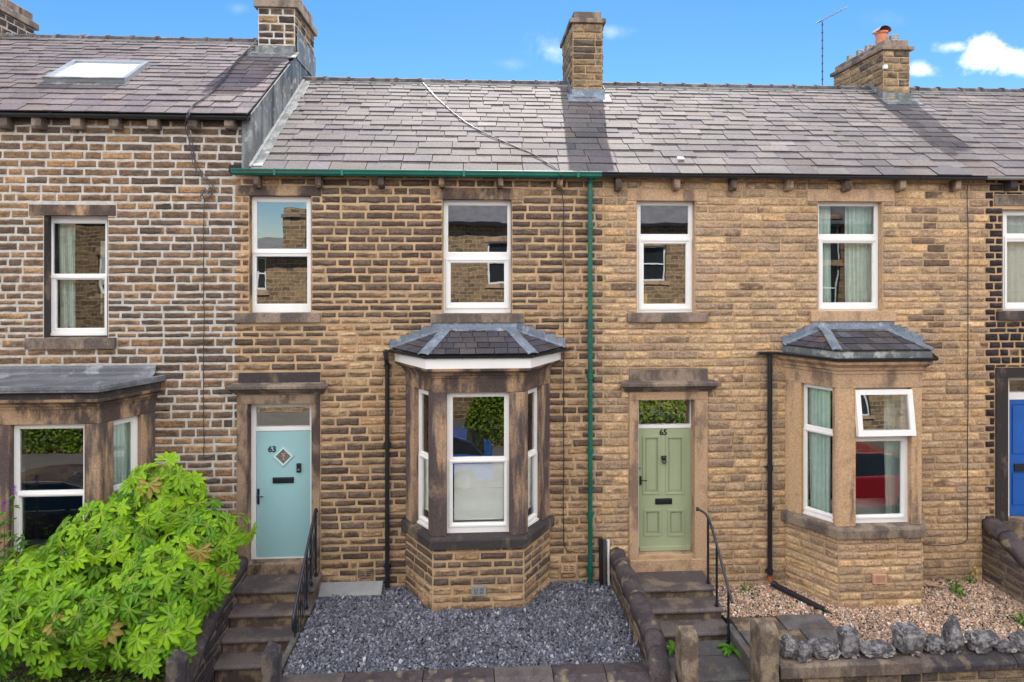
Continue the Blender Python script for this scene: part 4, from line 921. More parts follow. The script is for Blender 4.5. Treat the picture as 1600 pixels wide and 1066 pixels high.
m.grid(np.array(P)[::-1]); m.build('bay_roof', M['lead_flat'], b61)

# chimneys ----------------------------------------------------------------
def chimney(house, x0, x1, y0, y1, ztop, zcap0, zcap1, st, mort, capmat, zr, base_l=None, upper=.16, label=None, soot_=None):
    """stone stack: shaft, cap course, blocking course above"""
    sb = MB(); bk = MB(); zb = zr(y0)-.25
    bk.box(FACADE, x0, x1, zb, zcap0+.02, -y1, -y0)
    for fi, (fr, L) in enumerate(box_frames(x0, x1, y0, y1)):
        z_ = zb; i = 0
        while z_ < zcap0-.02:
            h = random.choice([.12, .13, .145, .155]); 
            if zcap0-(z_+h) < .07: h = zcap0-z_
            course(sb, fr, 0, L, z_, z_+h, [], st, .04); z_ += h; i += 1
    c = sb.build('chimney', M['stone'], house, smooth=True); bk.build('pointing', mort, c)
    m = MB(); o = .065; m.box(FACADE, x0-o, x1+o, zcap0, zcap1, -y1-o, -y0+o); m.build('chimney_cap', M[capmat], c, bevel=.012)
    ub = MB(); n = 4; L = y1-y0; y = y0+.0
    for k in range(n):
        e = y+L/n; ub.box(FACADE, x0+.02+random.uniform(-.01, .01), x1-.02+random.uniform(-.01, .01), zcap1+.001, zcap1+upper+random.uniform(-.012, .012), -e+.004, -y-.004); y = e
    ub.build('blocking_course', M[capmat], c, bevel=.015)
    return c
Sch61 = Style([(.36, .23, .12), (.33, .21, .11), (.22, .15, .10)], (.07, .052, .045), lambda x, z: .55, joint=.011, prot=.012, rough=.018, lens=(.18, .4))
Sch63 = Style([(.28, .20, .12), (.25, .18, .12), (.31, .22, .13)], (.10, .08, .065), lambda x, z: .35, joint=.004, prot=.02, rough=.022, lens=(.2, .45), edge=.2)
Sch65 = Style([(.30, .215, .13), (.26, .19, .12), (.34, .245, .15)], (.095, .08, .065), lambda x, z: .35, joint=.004, prot=.022, rough=.03, lens=(.2, .4), edge=.2)
c0 = chimney(H61, -9.62, -8.96, 2.28, 3.65, 0, 9.70, 9.83, Sch61, M['mortar_white'], 'ds_grey', zroof61, upper=.2)
c1 = chimney(H61, -4.04, -3.37, 2.28, 3.65, 0, 9.70, 9.83, Sch61, M['mortar_white'], 'ds_grey', zroof61, upper=.25)
c2 = chimney(H63, 1.87, 2.44, 2.35, 3.69, 0, 9.57, 9.66, Sch63, M['mortar_pale'], 'ds_grey', zroof, upper=.15)
c3 = chimney(H65, 8.12, 8.66, 2.42, 4.15, 0, 9.20, 9.28, Sch65, M['mortar_pale'], 'ds_grey', zroof, upper=.14)
# lead skirts
def skirt(ch, x0, x1, y0, y1, zr, mat='lead_grey', left=True, hh=.14):
    m = MB(); zf = zr(y0); m.box(FACADE, x0-.03, x1+.03, zf-.03, zf+hh, -y0+.02, -y0+.034)
    sl = (zr(1)-zr(0)); P = []
    for k, (dy, dz) in enumerate(((0.015, .05), (-.05, .045), (-.24, .043))): P.append([(x, y0+dy-.035, zr(y0+dy-.035)+dz+.004*math.sin(x*60)) for x in np.linspace(x0-.12, x1+.12, 14)])
    m.grid(np.array(P)[::-1])
    P2 = np.array(P); P2[..., 2] -= .006; m.grid(P2)
    for xs, s_ in ((x0, -1), (x1, 1)):
        f = Fr((xs, 0, 0), (0, 1, 0)); d0, d1 = (.035, .045) if s_ > 0 else (-.045, -.035)
        m.prism(f, [(y0-.03, zr(y0-.03)+.02), (RY, zr(RY)+.02), (RY, zr(RY)+.17), (y0-.03, zr(y0-.03)+.17)], d0, d1)
    m.build('skirt_flashing', M[mat], ch, bevel=.003)
skirt(c1, -4.04, -3.40, 2.28, 3.65, zroof61); skirt(c2, 1.87, 2.44, 2.35, 3.69, zroof, 'lead'); skirt(c3, 8.12, 8.66, 2.42, 4.15, zroof)
m = MB()
y = 2.5
for k in range(2): m.prism(Fr((-3.365, 0, 0), (0, 1, 0)), [(2.30+k*.66, zroof61(2.3)-.1), (2.94+k*.66, zroof61(2.3)-.1), (2.94+k*.66, 9.22), (2.30+k*.66, 9.32-k*.05)], .03, .042+.005*k)
m.build('lead_side', M['lead_grey'], c1, bevel=.003)
# bits on top of the stacks
m = MB(); m.prism(Fr((1.98, 0, 0), (0, 1, 0)), [(2.42, 9.80), (2.75, 9.80), (2.72, 9.87), (2.5, 9.86)], -.0, .33); m.build('chimney_haunching', M['ds_grey'], c2, bevel=.015)
zt3 = 9.41
M['rust_clay'] = plain('sooty_clay', (.22, .10, .07), .8, var=.3)
def pot(ch, x, y, z, r, h, mat, cowl=False):
    m = MB(); m.tube([(x, y, z), (x, y, z+h*.1), (x, y, z+h*.85), (x, y, z+h*.87), (x, y, z+h)], [r*1.08, r, r*.95, r*1.12, r*1.1], 16); p = m.build('chimney_pot', M[mat], ch, smooth=False)
    if cowl:
        m = MB(); P = []
        for i in range(9):
            a = math.pi*i/8; P.append([(x-.125*math.cos(a)*1.0, y-.13, z+h+.0+.09*math.sin(a)), (x-.125*math.cos(a), y+.13, z+h+.0+.09*math.sin(a))])
        P = np.array(P); m.grid(P); m.grid(P[:, ::-1]-np.array([0, 0, .02])); m.build('pot_hood', M['rust_clay'], p, smooth=True)
    return p
pot(c3, 8.30, 2.75, zt3-.02, .115, .30, 'terracotta', True)
def grille(x, y):
    m = MB(); m.tube([(x, y, zt3-.02), (x, y, zt3+.16)], .075, 12)
    for k in range(5): m.tube([(x, y, zt3+.02+k*.032), (x, y, zt3+.032+k*.032)], .088, 12)
    m.build('flue_vent', plain('galvanised_vent', (.35, .36, .36), .5, metal=.5), c3)
for x, y in ((8.47, 2.62), (8.33, 3.2), (8.33, 3.5), (8.33, 3.85)): grille(x, y)
m = MB(); m.box(FACADE, 8.10, 8.17, WZ(1378, 108, 2.4), WZ(1378, 102, 2.4), -2.42, -2.36); m.build('sensor', M['white'], c3, bevel=.005)

# aerial ------------------------------------------------------------------
ya = 3.6; ax = WX(1285, ya); ztop = WZ(1285, 34, ya)
ae = thing('tv_aerial', (ax, ya, ZR-.7), 'thin TV aerial on a tall pole rising behind the roof ridge', 'aerial')
m = MB(); m.tube([(ax, ya, ZR-.7), (ax, ya, ztop)], .011, 6)
m.build('pole', M['cable_grey'], ae)
m = MB()
for k in range(10): z_ = lerp(ZR, ztop, (k+.5)/10); m.tube([(ax, ya, z_), (ax, ya, z_+.03)], .018, 6)
m.build('pole_clip', M['cable'], ae)
p0 = np.array([WX(1279, ya), ya, WZ(1279, 35, ya)]); p1 = np.array([WX(1322, ya-.5), ya-.5, WZ(1322, 12, ya-.5)])
m = MB(); m.tube([p0, p1], .012, 6)
for f in np.linspace(.1, 1, 14): c = lerp(p0, p1, f); m.tube([c-np.array([.0, .06, .01]), c+np.array([.0, .06, .01])], .005, 4)
m.tube([p0+np.array([0, -.1, 0]), p0+np.array([.0, .1, .02])], .01, 4); m.build('boom', M['cable'], ae)

# roof cables -------------------------------------------------------------
def onroof(px, py, zr, lift=.05):
    lo, hi = -.3, RY
    for _ in range(40):
        k = (lo+hi)/2
        if W(px, py, k)[1] > zr(k): lo = k
        else: hi = k
    return (WX(px, lo), lo, zr(lo)+lift)
pts = [onroof(*p, zroof) for p in ((657, 130), (690, 165), (735, 200), (790, 228), (835, 247), (862, 264))]+[(WX(875, -.2), -.26, WZ(875, 272, -.26)), (WX(876), -.16, WZ(876, 282)), (WX(878), -.06, WZ(878, 292))]
def smooth_pts(p, n=6):
    p = [np.array(q, float) for q in p]; o = []
    for i in range(len(p)-1):
        a, b, c, d = p[max(i-1, 0)], p[i], p[i+1], p[min(i+2, len(p)-1)]
        for k in range(n):
            t = k/n; o.append(.5*((2*b)+(-a+c)*t+(2*a-5*b+4*c-d)*t*t+(-a+3*b-3*c+d)*t**3))
    return o+[p[-1]]
m = MB(); pts = smooth_pts(pts); m.tube(pts, .006, 6); m.tube([p+np.array([.012*math.sin(i*.4), 0, .006]) for i, p in enumerate(pts)], .005, 6)
o = m.build('roof_cable', M['cable_grey']); tag(o, 'grey cable running down the slates from the middle of the ridge to the green gutter', 'cable')
pts = [onroof(*p, zroof61, .06) for p in ((402, 66), (372, 100), (345, 135), (318, 160), (300, 173))]+[(WX(295, -.25), -.27, WZ(295, 182, -.27)), (WX(298), -.12, WZ(298, 200)), (WX(303), -.05, WZ(303, 235)), (WX(310), -.04, WZ(310, 265)), (WX(333), -.05, WZ(333, 290)), (WX(335), -.06, WZ(335, 303)), (WX(325), -.06, WZ(325, 312)), (WX(317), -.05, WZ(317, 306)), (WX(322), -.05, WZ(322, 298)), (WX(330), -.045, WZ(330, 303))]
pts = smooth_pts(pts); m = MB()
for k in range(3): m.tube([p+np.array([.022*math.sin(i*.25+k*2.1), -.012*abs(math.sin(i*.3+k)), .02*math.cos(i*.21+k*2)]) for i, p in enumerate(pts)], .0065, 6)
o = m.build('roof_cable', M['cable_grey']); tag(o, 'bundle of grey cables over the eaves ending in a loop on the white-pointed wall', 'cable')
m = MB(); p = onroof(1063, 254, zroof, .06); m.box(Fr(p, (1, .1, 0), (0, .8, .6)), -.05, .06, -.03, .04, 0, .015); o = m.build('scrap', M['white']); tag(o, 'small white scrap lying on the slates above the black gutter', 'scrap')

# soft furnishings --------------------------------------------------------
def curtain(x0, x1, z0, z1, y, mat, label, folds=7, amp=.025, fr=None, name='curtain'):
    f = fr or Fr((0, 0, 0), (1, 0, 0)); xs = np.linspace(x0, x1, folds*8+1); zs = np.linspace(z0, z1, 10); ph = random.uniform(0, 6)
    P = np.array([[f.p(x+.006*math.sin(z_*2+i), z_, -y+amp*math.sin(i/8*2*math.pi+ph+.5*math.sin(z_*1.7))) for i, x in enumerate(xs)] for z_ in zs])
    m = MB(); m.grid(P); P2 = P-f.n*.004; m.grid(P2[:, ::-1]); o = m.build(name, M[mat], smooth=True); return tag(o, label, 'blind' if name == 'roller_blind' else 'curtain')
u = UP65B; CW = u[1]-u[0]
curtain(u[0]-.1, u[0]+.36*CW, u[2]-.05, u[3]+.05, .30, 'curtain', 'pale curtain drawn to the left side of the upstairs window above the tan bay', 4)
curtain(u[0]+.60*CW, u[1]+.1, u[2]-.05, u[3]+.05, .30, 'curtain', 'wide pale curtain on the right side of the upstairs window above the tan bay', 7)
u = UP61; curtain(u[0]-.0, u[0]+.24, u[2]-.05, u[3]+.05, .34, 'curtain', 'greenish striped curtain in the upstairs window of the white-pointed house', 8, .02)
m = MB(); nx = lerp(u[0], u[1], .62); m.box(FACADE, nx-.16, nx-.02, u[2]+.3, u[3]-.35, -.75, -.70); m.box(FACADE, nx+.10, nx+.14, u[2]+.35, u[3]-.6, -.75, -.70); o = m.build('door_casing', M['curtain_w']); tag(o, 'pale strip of door casing seen inside the upstairs window of the white-pointed house', 'door casing')
m = MB(); nx += .04; zb_ = u[2]; m.tube([(nx, .5, zb_), (nx, .5, zb_+.5), (nx, .5, zb_+.62), (nx, .5, zb_+.66), (nx, .5, zb_+.70), (nx, .5, zb_+.76), (nx, .5, zb_+.80)], [.05, .05, .045, .02, .05, .05, .01], 12); m.tube([(nx-.25, .5, zb_+.58), (nx, .5, zb_+.5)], .03, 8); o = m.build('newel_post', M['bark']); tag(o, 'dark wooden newel post with a ball top inside the leftmost upstairs window', 'newel post')
u = UP67; curtain(u[0]-.05, u[1]+.1, u[2]-.05, u[3]+.05, .30, 'curtain_w', 'pale net curtain filling the upstairs window at the far right', 9, .02)
f1, L1 = fr63[1]
def blind(fr, L, a0, a1, z0, z1, d, label):
    m = MB(); P = np.array([[fr.p(x, z_, -d-.008*math.sin(x*9+z_*3)-.006*math.sin(z_*22)) for x in np.linspace(a0, a1, 20)] for z_ in np.linspace(z0, z1, 20)]); m.grid(P); m.grid(P[:, ::-1]-fr.n*.004)
    m.tube([fr.p(a0, z0, -d), fr.p(a1, z0, -d)], .012, 8); m.tube([fr.p(a0, lerp(z0, z1, .57), -d+.008), fr.p(a1, lerp(z0, z1, .57), -d+.008)], .004, 6)
    o = m.build('roller_blind', M['blind'], smooth=True); return tag(o, label, 'blind')
blind(f1, L1, .30, L1-.28, ZS1+.17, 2.03, .16, 'white blind across the lower half of the middle pane of the brown bay')
f0, L0 = fr63[0]; blind(f0, L0, .24, L0-.14, ZS1+.2, 2.05, .17, 'white blind behind the narrow left side light of the brown bay')
f2, L2 = fr63[2]; blind(f2, L2, .14, L2-.26, ZS1+.2, 2.05, .17, 'white blind behind the narrow right side light of the brown bay')
f0, L0 = fr65[0]; curtain(.30, .62, ZS1, ZW, .20, 'curtain', 'pale green curtain in the left side light of the tan bay', 5, .02, f0)
f1, L1 = fr65[1]; curtain(L1-.36, L1-.12, ZS1, ZW, .30, 'curtain', 'pale green curtain at the right edge of the big tan bay window', 4, .02, f1)
f2, L2 = fr61[2]; curtain(.28, L2-.14, .7, 2.72, .20, 'curtain', 'pale turquoise curtain in the right side light of the leftmost bay', 7, .02, f2)
# open top-hung casement of the tan bay
f1, L1 = fr65[1]
a0, a1 = L1*.125+.005, L1-.04; zt, zb_ = ZW-.03, ZS1+(ZW-ZS1)*.655
ang = R(7.5); vv = np.array([0, 0, 1.])*math.cos(ang)+f1.n*(-math.sin(ang)); o_ = f1.p(0, zt, -.03)-vv*(zt-zb_)
a0 = .26; a1 = L1-.145
fc = Fr(o_, f1.u, vv); hh = zt-zb_; m = MB(); panel(m, fc, a0, a1, 0, hh, [(a0+.075, a1-.075, .085, hh-.075)], .03, -.03)
cs = m.build('casement', M['white'], b65, bevel=.005); m = MB(); m.box(fc, a0+.07, a1-.07, .08, hh-.07, -.004, .004); m.build('pane', M['glass'], cs)
m = MB(); m.box(f1, .2, L1-.1, ZS1+(ZW-ZS1)*.60, ZS1+(ZW-ZS1)*.655, -.14, -.087); m.build('transom', M['white'], b65, bevel=.004)
# pots on the inner sill, window 65 left
u = UP65A
for i, (f, c_, l, r_, h_) in enumerate(((.22, 'yellow', 'small yellow-green plant pot on the inner sill of the upstairs window above door 65', .035, .22), (.72, 'terracotta', 'terracotta pot on the inner sill of the upstairs window above door 65', .06, .13), (.5, 'white', 'white low dish on the inner sill of the upstairs window above door 65', .07, .04))):
    x = lerp(u[0], u[1], f); m = MB(); z0_ = u[2]+.07; m.tube([(x, .26, z0_), (x, .26, z0_+h_*.8), (x, .26, z0_+h_)], [r_*.8, r_, r_*1.1], 12); o = m.build('pot', M[c_]); tag(o, l, 'pot')
m = MB(); m.box(FACADE, u[0]-.2, u[1]+.2, u[2]+.03, u[2]+.068, -.45, -.185); m.build('inner_sill', M['offwhite'], H65)
# ------------------------------------------------------------------ ground
GF, GB = -2.35, -2.05          # front garden wall, front and back faces
m = MB(); m.add(np.array([(-150, -150, -.93), (150, -150, -.93), (150, 150, -.93), (-150, 150, -.93)]), [(0, 1, 2, 3)]); tag(m.build('ground', M['paving']), kind='structure')
m = MB(); m.box(FACADE, -100, 100, -.925, -.92, 4.4, 9.8); tag(m.build('road', M['asphalt']), kind='structure')
for nm, a, b in (('pavement', 2.36, 4.35), ('pavement', 9.8, 11.4)):
    m = MB(); m.box(FACADE, -60, 60, -.928, -.80, a, b); tag(m.build(nm, M['paving']), kind='structure')
for nm, a in (('kerb', 4.352), ('kerb', 9.66)):
    m = MB(); m.box(FACADE, -60, 60, -.928, -.795, a, a+.14); tag(m.build(nm, M['concrete']), kind='structure')
PX1 = -3.62          # 63 path, left
def bed(name, x0, x1, y0, y1, z, mat='soil'):
    m = MB(); xs = np.linspace(x0, x1, max(2, int((x1-x0)/.12))); ys = np.linspace(y0, y1, max(2, int((y1-y0)/.12)))
    X, Y = np.meshgrid(xs, ys); Z = z+(vn(np.stack([X.ravel()*2, Y.ravel()*2, 0*X.ravel()], 1), 9).reshape(X.shape)-.5)*.02
    m.grid(np.stack([X, Y, Z], -1)); m.box(FACADE, x0, x1, -.91, z-.03, -y1, -y0); tag(m.build(name, M[mat]), kind='structure')
bed('slate_bed', -2.36, 2.14, GB, -.001, -.02); bed('gravel_bed', 3.60, 8.2, GB, -.001, -.155); bed('garden_bed', -9, PX1-.05, -2.4, -.001, -.42)

# chippings ---------------------------------------------------------------
def inside_bay(x, y, k, pad=.0):
    b = BAYS[k]; hw, hf, pr = b['hw']+pad, b['hf']+pad, b['pr']+pad
    t = np.clip(-y/pr, 0, 1); return (np.abs(x-b['cx']) < hw+(hf-hw)*t) & (-y < pr)
def chips(name, n, x0, x1, y0, y1, z, smin, smax, pal, mat, keep, flat, label_kind='stuff', thick=(.12, .3), tilt=.5, layers=.03, sides=(5, 6, 7)):
    m = MB(); r = RNG; cnt = 0; pal = np.array(pal)
    X = r.uniform(x0, x1, n); Y = r.uniform(y0, y1, n); ok = keep(X, Y); X, Y = X[ok], Y[ok]; N = len(X)
    k = 6; ang = np.sort(r.uniform(0, 1, (N, k))*.6+np.arange(k)/1.0, 1)/k*2*np.pi*.97+r.uniform(0, 6.28, (N, 1))
    S = (smin+(smax-smin)*r.uniform(0, 1, N)**1.8); rad = S[:, None]*r.uniform(.65, 1.1, (N, k)); asp = r.uniform(.5, 1., (N, 1))
    lx, ly = np.cos(ang)*rad, np.sin(ang)*rad*asp; th = S*r.uniform(*thick, N)
    rot = r.uniform(0, 6.28, (N, 1)); lx, ly = lx*np.cos(rot)-ly*np.sin(rot), lx*np.sin(rot)+ly*np.cos(rot)
    tx, ty = r.normal(0, tilt, (N, 1)), r.normal(0, tilt, (N, 1))
    zc_ = z+r.uniform(0, layers, (N, 1))+(vn(np.stack([X*3, Y*3, 0*X], 1), 31)[:, None]-.5)*.03
    top = np.stack([X[:, None]+lx*.86, Y[:, None]+ly*.86, zc_+lx*tx+ly*ty+th[:, None]], -1)
    bot = np.stack([X[:, None]+lx, Y[:, None]+ly, zc_+lx*tx+ly*ty], -1)
    V = np.concatenate([top, bot], 1).reshape(-1, 3); base = (np.arange(N)*2*k)[:, None]
    F = [tuple(f) for f in (base+np.arange(k)).tolist()]
    for i in range(k):
        j = (i+1) % k; F += [tuple(f) for f in (base+np.array([k+i, k+j, j, i])).tolist()]
    C = pal[r.integers(0, len(pal), N)]*r.uniform(.65, 1.3, (N, 1)); C = np.repeat(C, 2*k, 0)
    m.V.append(V); m.C.append(C); m.F = F; m.MI = [0]*len(F); m.n = len(V)
    o = m.build(name, M[mat]); return tag(o, kind='stuff')
o = chips('slate_chippings', 42000, -2.40, 2.15, GB, -.0, -.012, .009, .031, [(.125, .13, .175), (.09, .095, .13), (.17, .175, .225), (.065, .07, .095), (.30, .31, .35), (.14, .145, .19), (.105, .11, .155), (.13, .125, .155)], 'chips',
      lambda x, y: ~inside_bay(x, y, 63) & ~((x < -2.25-.35*(y > -1.2)*0) & (x < -2.3)), True)
tag(o, 'blue-grey slate chippings filling the garden in front of the brown bay', 'slate chippings')
o = chips('pebbles', 36000, 3.55, 8.15, GB, -.0, -.150, .008, .022, [(.52, .34, .23), (.60, .46, .37), (.44, .27, .18), (.34, .24, .19), (.70, .61, .54), (.56, .38, .26), (.26, .2, .18), (.66, .52, .41), (.50, .29, .18)], 'pebbles',
      lambda x, y: ~inside_bay(x, y, 65) & ~((x < 4.95) & (y < -.86)) , False, thick=(.4, .8), tilt=.3, layers=.02)
tag(o, 'pinkish brown gravel around the tan bay', 'gravel')

# steps -------------------------------------------------------------------
def stair(name, x0, x1, steps, label, zfloor, wid=0.0):
    """steps: list of (y_front, z_top); each is a slab with a rounded nosing on a riser"""
    t = thing(name, ((x0+x1)/2, steps[-1][0], zfloor), label, 'steps'); yb = 0.0
    for i, (yf, zt) in enumerate(steps):
        dx = random.uniform(-.01, .01); x1_ = x1+wid*i
        m = MB(); P = [(yb+.0, zt-.07), (yb+.0, zt), (yf+.03, zt-.004), (yf+.008, zt-.014), (yf, zt-.035), (yf+.008, zt-.06), (yf+.03, zt-.07)]
        m.prism(Fr((x0-.0, 0, 0), (0, -1, 0), n=(1, 0, 0)), [(-y, z_) for y, z_ in P], 0, x1_-x0+dx); s_ = m.build('step', M['step'], t, bevel=.004)
        m = MB(); zn = steps[i+1][1] if i+1 < len(steps) else zfloor
        m.box(FACADE, x0+.01, x1_-.015, zfloor-.2, zt-.071, -.0 if i == 0 else -steps[i-1][0]-.1, -yf-.045); m.build('riser', M['riser'], s_, bevel=.004); yb = yf+.055
    return t
ZT63 = .26
m = MB(); m.box(FACADE, D63[0]-.0, D63[1]+.12, ZT63-.02, D63[2]+.0, -.24, .03); m.build('threshold', M['ds_door'], H63, bevel=.01)
m = MB(); m.box(FACADE, D65[0]-.13, D65[1]+.16, .12, D65[2]-.055, -.05, .035); m.box(FACADE, D65[0], D65[1], .12, D65[2]-.002, -.24, -.04); m.build('threshold', M['ds_tan'], H65, bevel=.01)
m = MB(); m.box(FACADE, D67[0]-.1, D67[1]+.16, .12, D67[2]-.002, -.24, .03); m.build('threshold', M['riser'], H67, bevel=.01)
stair('front_steps', -3.42, -2.30, [(-.50, .26), (-.75, .06), (-1.0, -.14), (-1.25, -.34)], 'flight of worn dark stone steps up to the pale teal door 63', -.54, -.02)
stair('front_steps', 2.30, 3.54, [(-.55, .14), (-.84, -.02), (-1.12, -.19)], 'short flight of stone steps up to the sage green door 65', -.31, .01)
m = MB(); 
for i, (y0, y1) in enumerate(((-1.30, -1.75), (-1.755, -2.2), (-2.205, -2.7))): m.box(FACADE, -3.4, -2.36, -.6, -.54+.004*i, -y0, -y1)
tag(m.build('path', M['flag'], bevel=.006), kind='structure')
m = MB()
for i, (y0, y1, xs) in enumerate(((-1.1, -1.42, (2.3, 2.62, 3.52)), (-1.425, -1.92, (2.3, 3.52)), (-1.925, -2.45, (2.3, 3.52)), (-2.455, -2.9, (2.3, 3.52)))):
    for a, b in zip(xs[:-1], xs[1:]): m.box(FACADE, a+.004, b-.004, -.4, -.31-.012*i, -y0, -y1+.0)
tag(m.build('path', M['flag'], bevel=.006), kind='structure')
m = MB(); m.box(FACADE, 3.50, 3.60, -.4, -.13, 1.02, 2.1); m.box(FACADE, -2.42, -2.34, -.6, -.0, 1.1, 2.1)
o = m.build('edging_stone', M['flag'], bevel=.012); tag(o, kind='structure')
fl = [(3.61, 4.28, -.90, -1.22, 'riser'), (4.285, 4.98, -.88, -1.24, 'flag'), (3.61, 4.05, -1.225, -1.6, 'flag'), (4.055, 4.45, -1.225, -1.5, 'riser'), (4.455, 5.0, -1.245, -1.7, 'flag'), (3.61, 4.3, -1.605, -2.04, 'flag'), (4.31, 5.0, -1.705, -2.04, 'step')]
for i, (a, b, y0, y1, mt) in enumerate(fl):
    m = MB(); m.prism(Fr((0, 0, 0), (1, 0, 0), (0, 1, 0)), [(a+.005, y1+.005), (b-.005, y1+.005), (b-.02+.01*(i % 2), y0-.005), (a+.005, y0-.005)], -.16, -.118+.004*(i % 3)); tag(m.build('paving_slab', M[mt], bevel=.006), kind='structure')

# stair side walls --------------------------------------------------------
S_side = Style([(.16, .12, .095), (.12, .085, .075), (.19, .14, .11)], (.05, .04, .045), lambda x, z: .55, joint=.006, prot=.012, rough=.014, lens=(.18, .4), edge=.3)
S_side2 = Style([(.27, .20, .13), (.22, .16, .11), (.17, .13, .10)], (.06, .05, .045), lambda x, z: .3, joint=.006, prot=.012, rough=.016, lens=(.2, .5), edge=.3)
S_side3 = Style([(.20, .15, .12), (.16, .12, .10), (.24, .18, .13)], (.06, .05, .055), lambda x, z: .5, joint=.006, prot=.012, rough=.016, lens=(.25, .5), edge=.3)
def side_wall(x0, x1, prof, zb, st, mort, label, ch=.17, r=None, mat='coping'):
    """prof: list of (y, ztop) from the house wall outwards"""
    yE = prof[-1][0]; t = thing('side_wall', ((x0+x1)/2, yE/2, zb), label, 'wall', 'sloping walls beside the door steps')
    top = lambda y: float(np.interp(-y, [-p[0] for p in prof], [p[1] for p in prof]))
    i0, i1 = x0+.03, x1-.03; m = MB(); m.prism(Fr((i0, 0, 0), (0, -1, 0), n=(1, 0, 0)), [(0, zb), (-yE, zb)]+[(-y, z_-ch+.02) for y, z_ in prof[::-1]], 0, i1-i0)
    core = m.build('core', mort, t); sb = MB()
    for fr, flip in ((Fr((i1, yE, 0), (0, 1, 0)), 0), (Fr((i0, 0, 0), (0, -1, 0)), 1)):
        z_ = zb
        while z_ < max(p[1] for p in prof):
            h = random.choice([.10, .12, .14]); xs = np.linspace(0, -yE, 40)
            yy = (yE+xs) if not flip else -xs; good = np.array([top(y)-ch+.03 >= z_+h for y in yy])
            if good.any():
                g0, g1 = xs[good].min(), xs[good].max()
                if g1-g0 > .08: course(sb, fr, g0, g1, z_, z_+h, [], st, .035)
            z_ += h
    f = Fr((i0, yE, 0), (1, 0, 0)); z_ = zb
    while z_+.12 < top(yE)-ch+.03: course(sb, f, 0, i1-i0, z_, z_+.12, [], st, .035); z_ += .12
    sb.build('stonework', M['stone'], t, smooth=True)
    for k in range(len(prof)-1):
        (ya_, za), (yb_, zb_) = prof[k], prof[k+1]; n = 9; rows_ = []; w = (x1-x0)/2; cx_ = (x0+x1)/2
        sec = [(-w*.96, -ch), (-w, -ch*.55)]+[(-w*math.cos(a), -ch*.45+ch*.45*math.sin(a)) for a in [math.pi*i/8 for i in range(1, 8)]]+[(w, -ch*.55), (w*.96, -ch)]
        S = max(3, int(abs(yb_-ya_)/.06)); V = []
        for s_ in range(S+1):
            f_ = s_/S; sc = 1-.05*(s_ in (0, S)); y = lerp(ya_-.004, yb_+.004, f_); z0_ = lerp(za, zb_, f_)
            for (a, b) in sec:
                wq = (float(vn(np.array([[a*14+x0*3, y*7, b*14]]), 5)[0])-.5)*.022; V.append((cx_+a*sc+wq, y, z0_+b*sc+wq))
        q = len(sec); F = [(s_*q+i, s_*q+(i+1) % q, (s_+1)*q+(i+1) % q, (s_+1)*q+i) for s_ in range(S) for i in range(q)]+[tuple(range(q-1, -1, -1)), tuple(S*q+i for i in range(q))]
        m = MB(); m.add(np.array(V), F); m.build('coping_stone', M[mat], t, smooth=True)
    return t
side_wall(-3.72, -3.40, [(-.02, .56), (-.62, .52), (-1.48, .24), (-2.12, -.10)], -.9, S_side, plain('dark_mortar', (.16, .13, .12), .95), 'dark stone wall sloping down the left side of the steps to door 63, half hidden by the leafy shrub', .20)
side_wall(2.06, 2.31, [(-.02, .53), (-.42, .52), (-1.28, .50), (-2.02, .43), (-2.2, .33), (-2.36, .05)], -.5, S_side2, plain('brown_mortar', (.28, .21, .15), .95), 'long rounded stone coping wall between the slate chippings and the steps to door 65', .20)
side_wall(8.10, 8.42, [(-.02, .86), (-.34, .78), (-1.2, .40), (-2.1, .02)], -.9, S_side3, plain('dark_mortar2', (.17, .14, .125), .95), 'dark stone wall with a sloping coping at the right edge of the gravel garden', .18, mat='coping')

# front walls -------------------------------------------------------------
def front_wall(x0, x1, ztop, stones, label, st, mort, zb=-.85):
    t = thing('garden_wall', ((x0+x1)/2, (GF+GB)/2, zb), label, 'wall', 'low walls along the front gardens'); m = MB(); m.box(FACADE, x0, x1, zb, ztop-.16, -GB, -GF-.03); m.build('core', mort, t)
    sb = MB(); fr = Fr((x0, GF+.03, 0), (1, 0, 0)); z_ = ztop-.17
    while z_ > zb+.05: h = .13; course(sb, fr, 0, x1-x0, z_-h, z_, [], st); z_ -= h
    sb.build('stonework', M['stone'], t, smooth=True)
    for (a, b, mt, kind) in stones:
        m = MB(); a += .004; b -= .004
        if kind == 'chamfer': pr = [(-GB, ztop-.16), (-GB, ztop-.01), (-GB+.01, ztop), (-GF-.10, ztop+.0), (-GF+.01, ztop-.075), (-GF+.02, ztop-.09), (-GF+.02, ztop-.16)]
        else: pr = [(-GB, ztop-.16), (-GB, ztop-.01), (-GB+.01, ztop), (-GF-.0, ztop-.01), (-GF+.03, ztop-.03), (-GF+.035, ztop-.16)]
        m.prism(Fr((a, 0, 0), (0, -1, 0), n=(1, 0, 0)), pr, 0, b-a); m.build('coping_stone', M[mt], t, bevel=.008)
xs = [-2.28, -1.55, -.62, .22, .92, 1.55, 2.12, 2.38]
front_wall(-2.28, 2.38, .04, [(a, b, 'coping' if i % 3 else 'step', 'chamfer') for i, (a, b) in enumerate(zip(xs[:-1], xs[1:]))], 'low dark stone wall with chamfered coping in front of the slate chippings', S_side, plain('dark_mortar3', (.2, .17, .15), .95))
xs = [3.62, 5.37, 6.6, 7.9, 9.2, 10.6]
front_wall(3.62, 10.6, .13, [(a, b, 'ds_grey' if i == 0 else 'postdark', 'flat' if i == 0 else 'chamfer') for i, (a, b) in enumerate(zip(xs[:-1], xs[1:]))], 'low stone wall carrying a row of grey rocks in front of the gravel garden', S_side2, plain('brown_mortar2', (.26, .2, .14), .95))

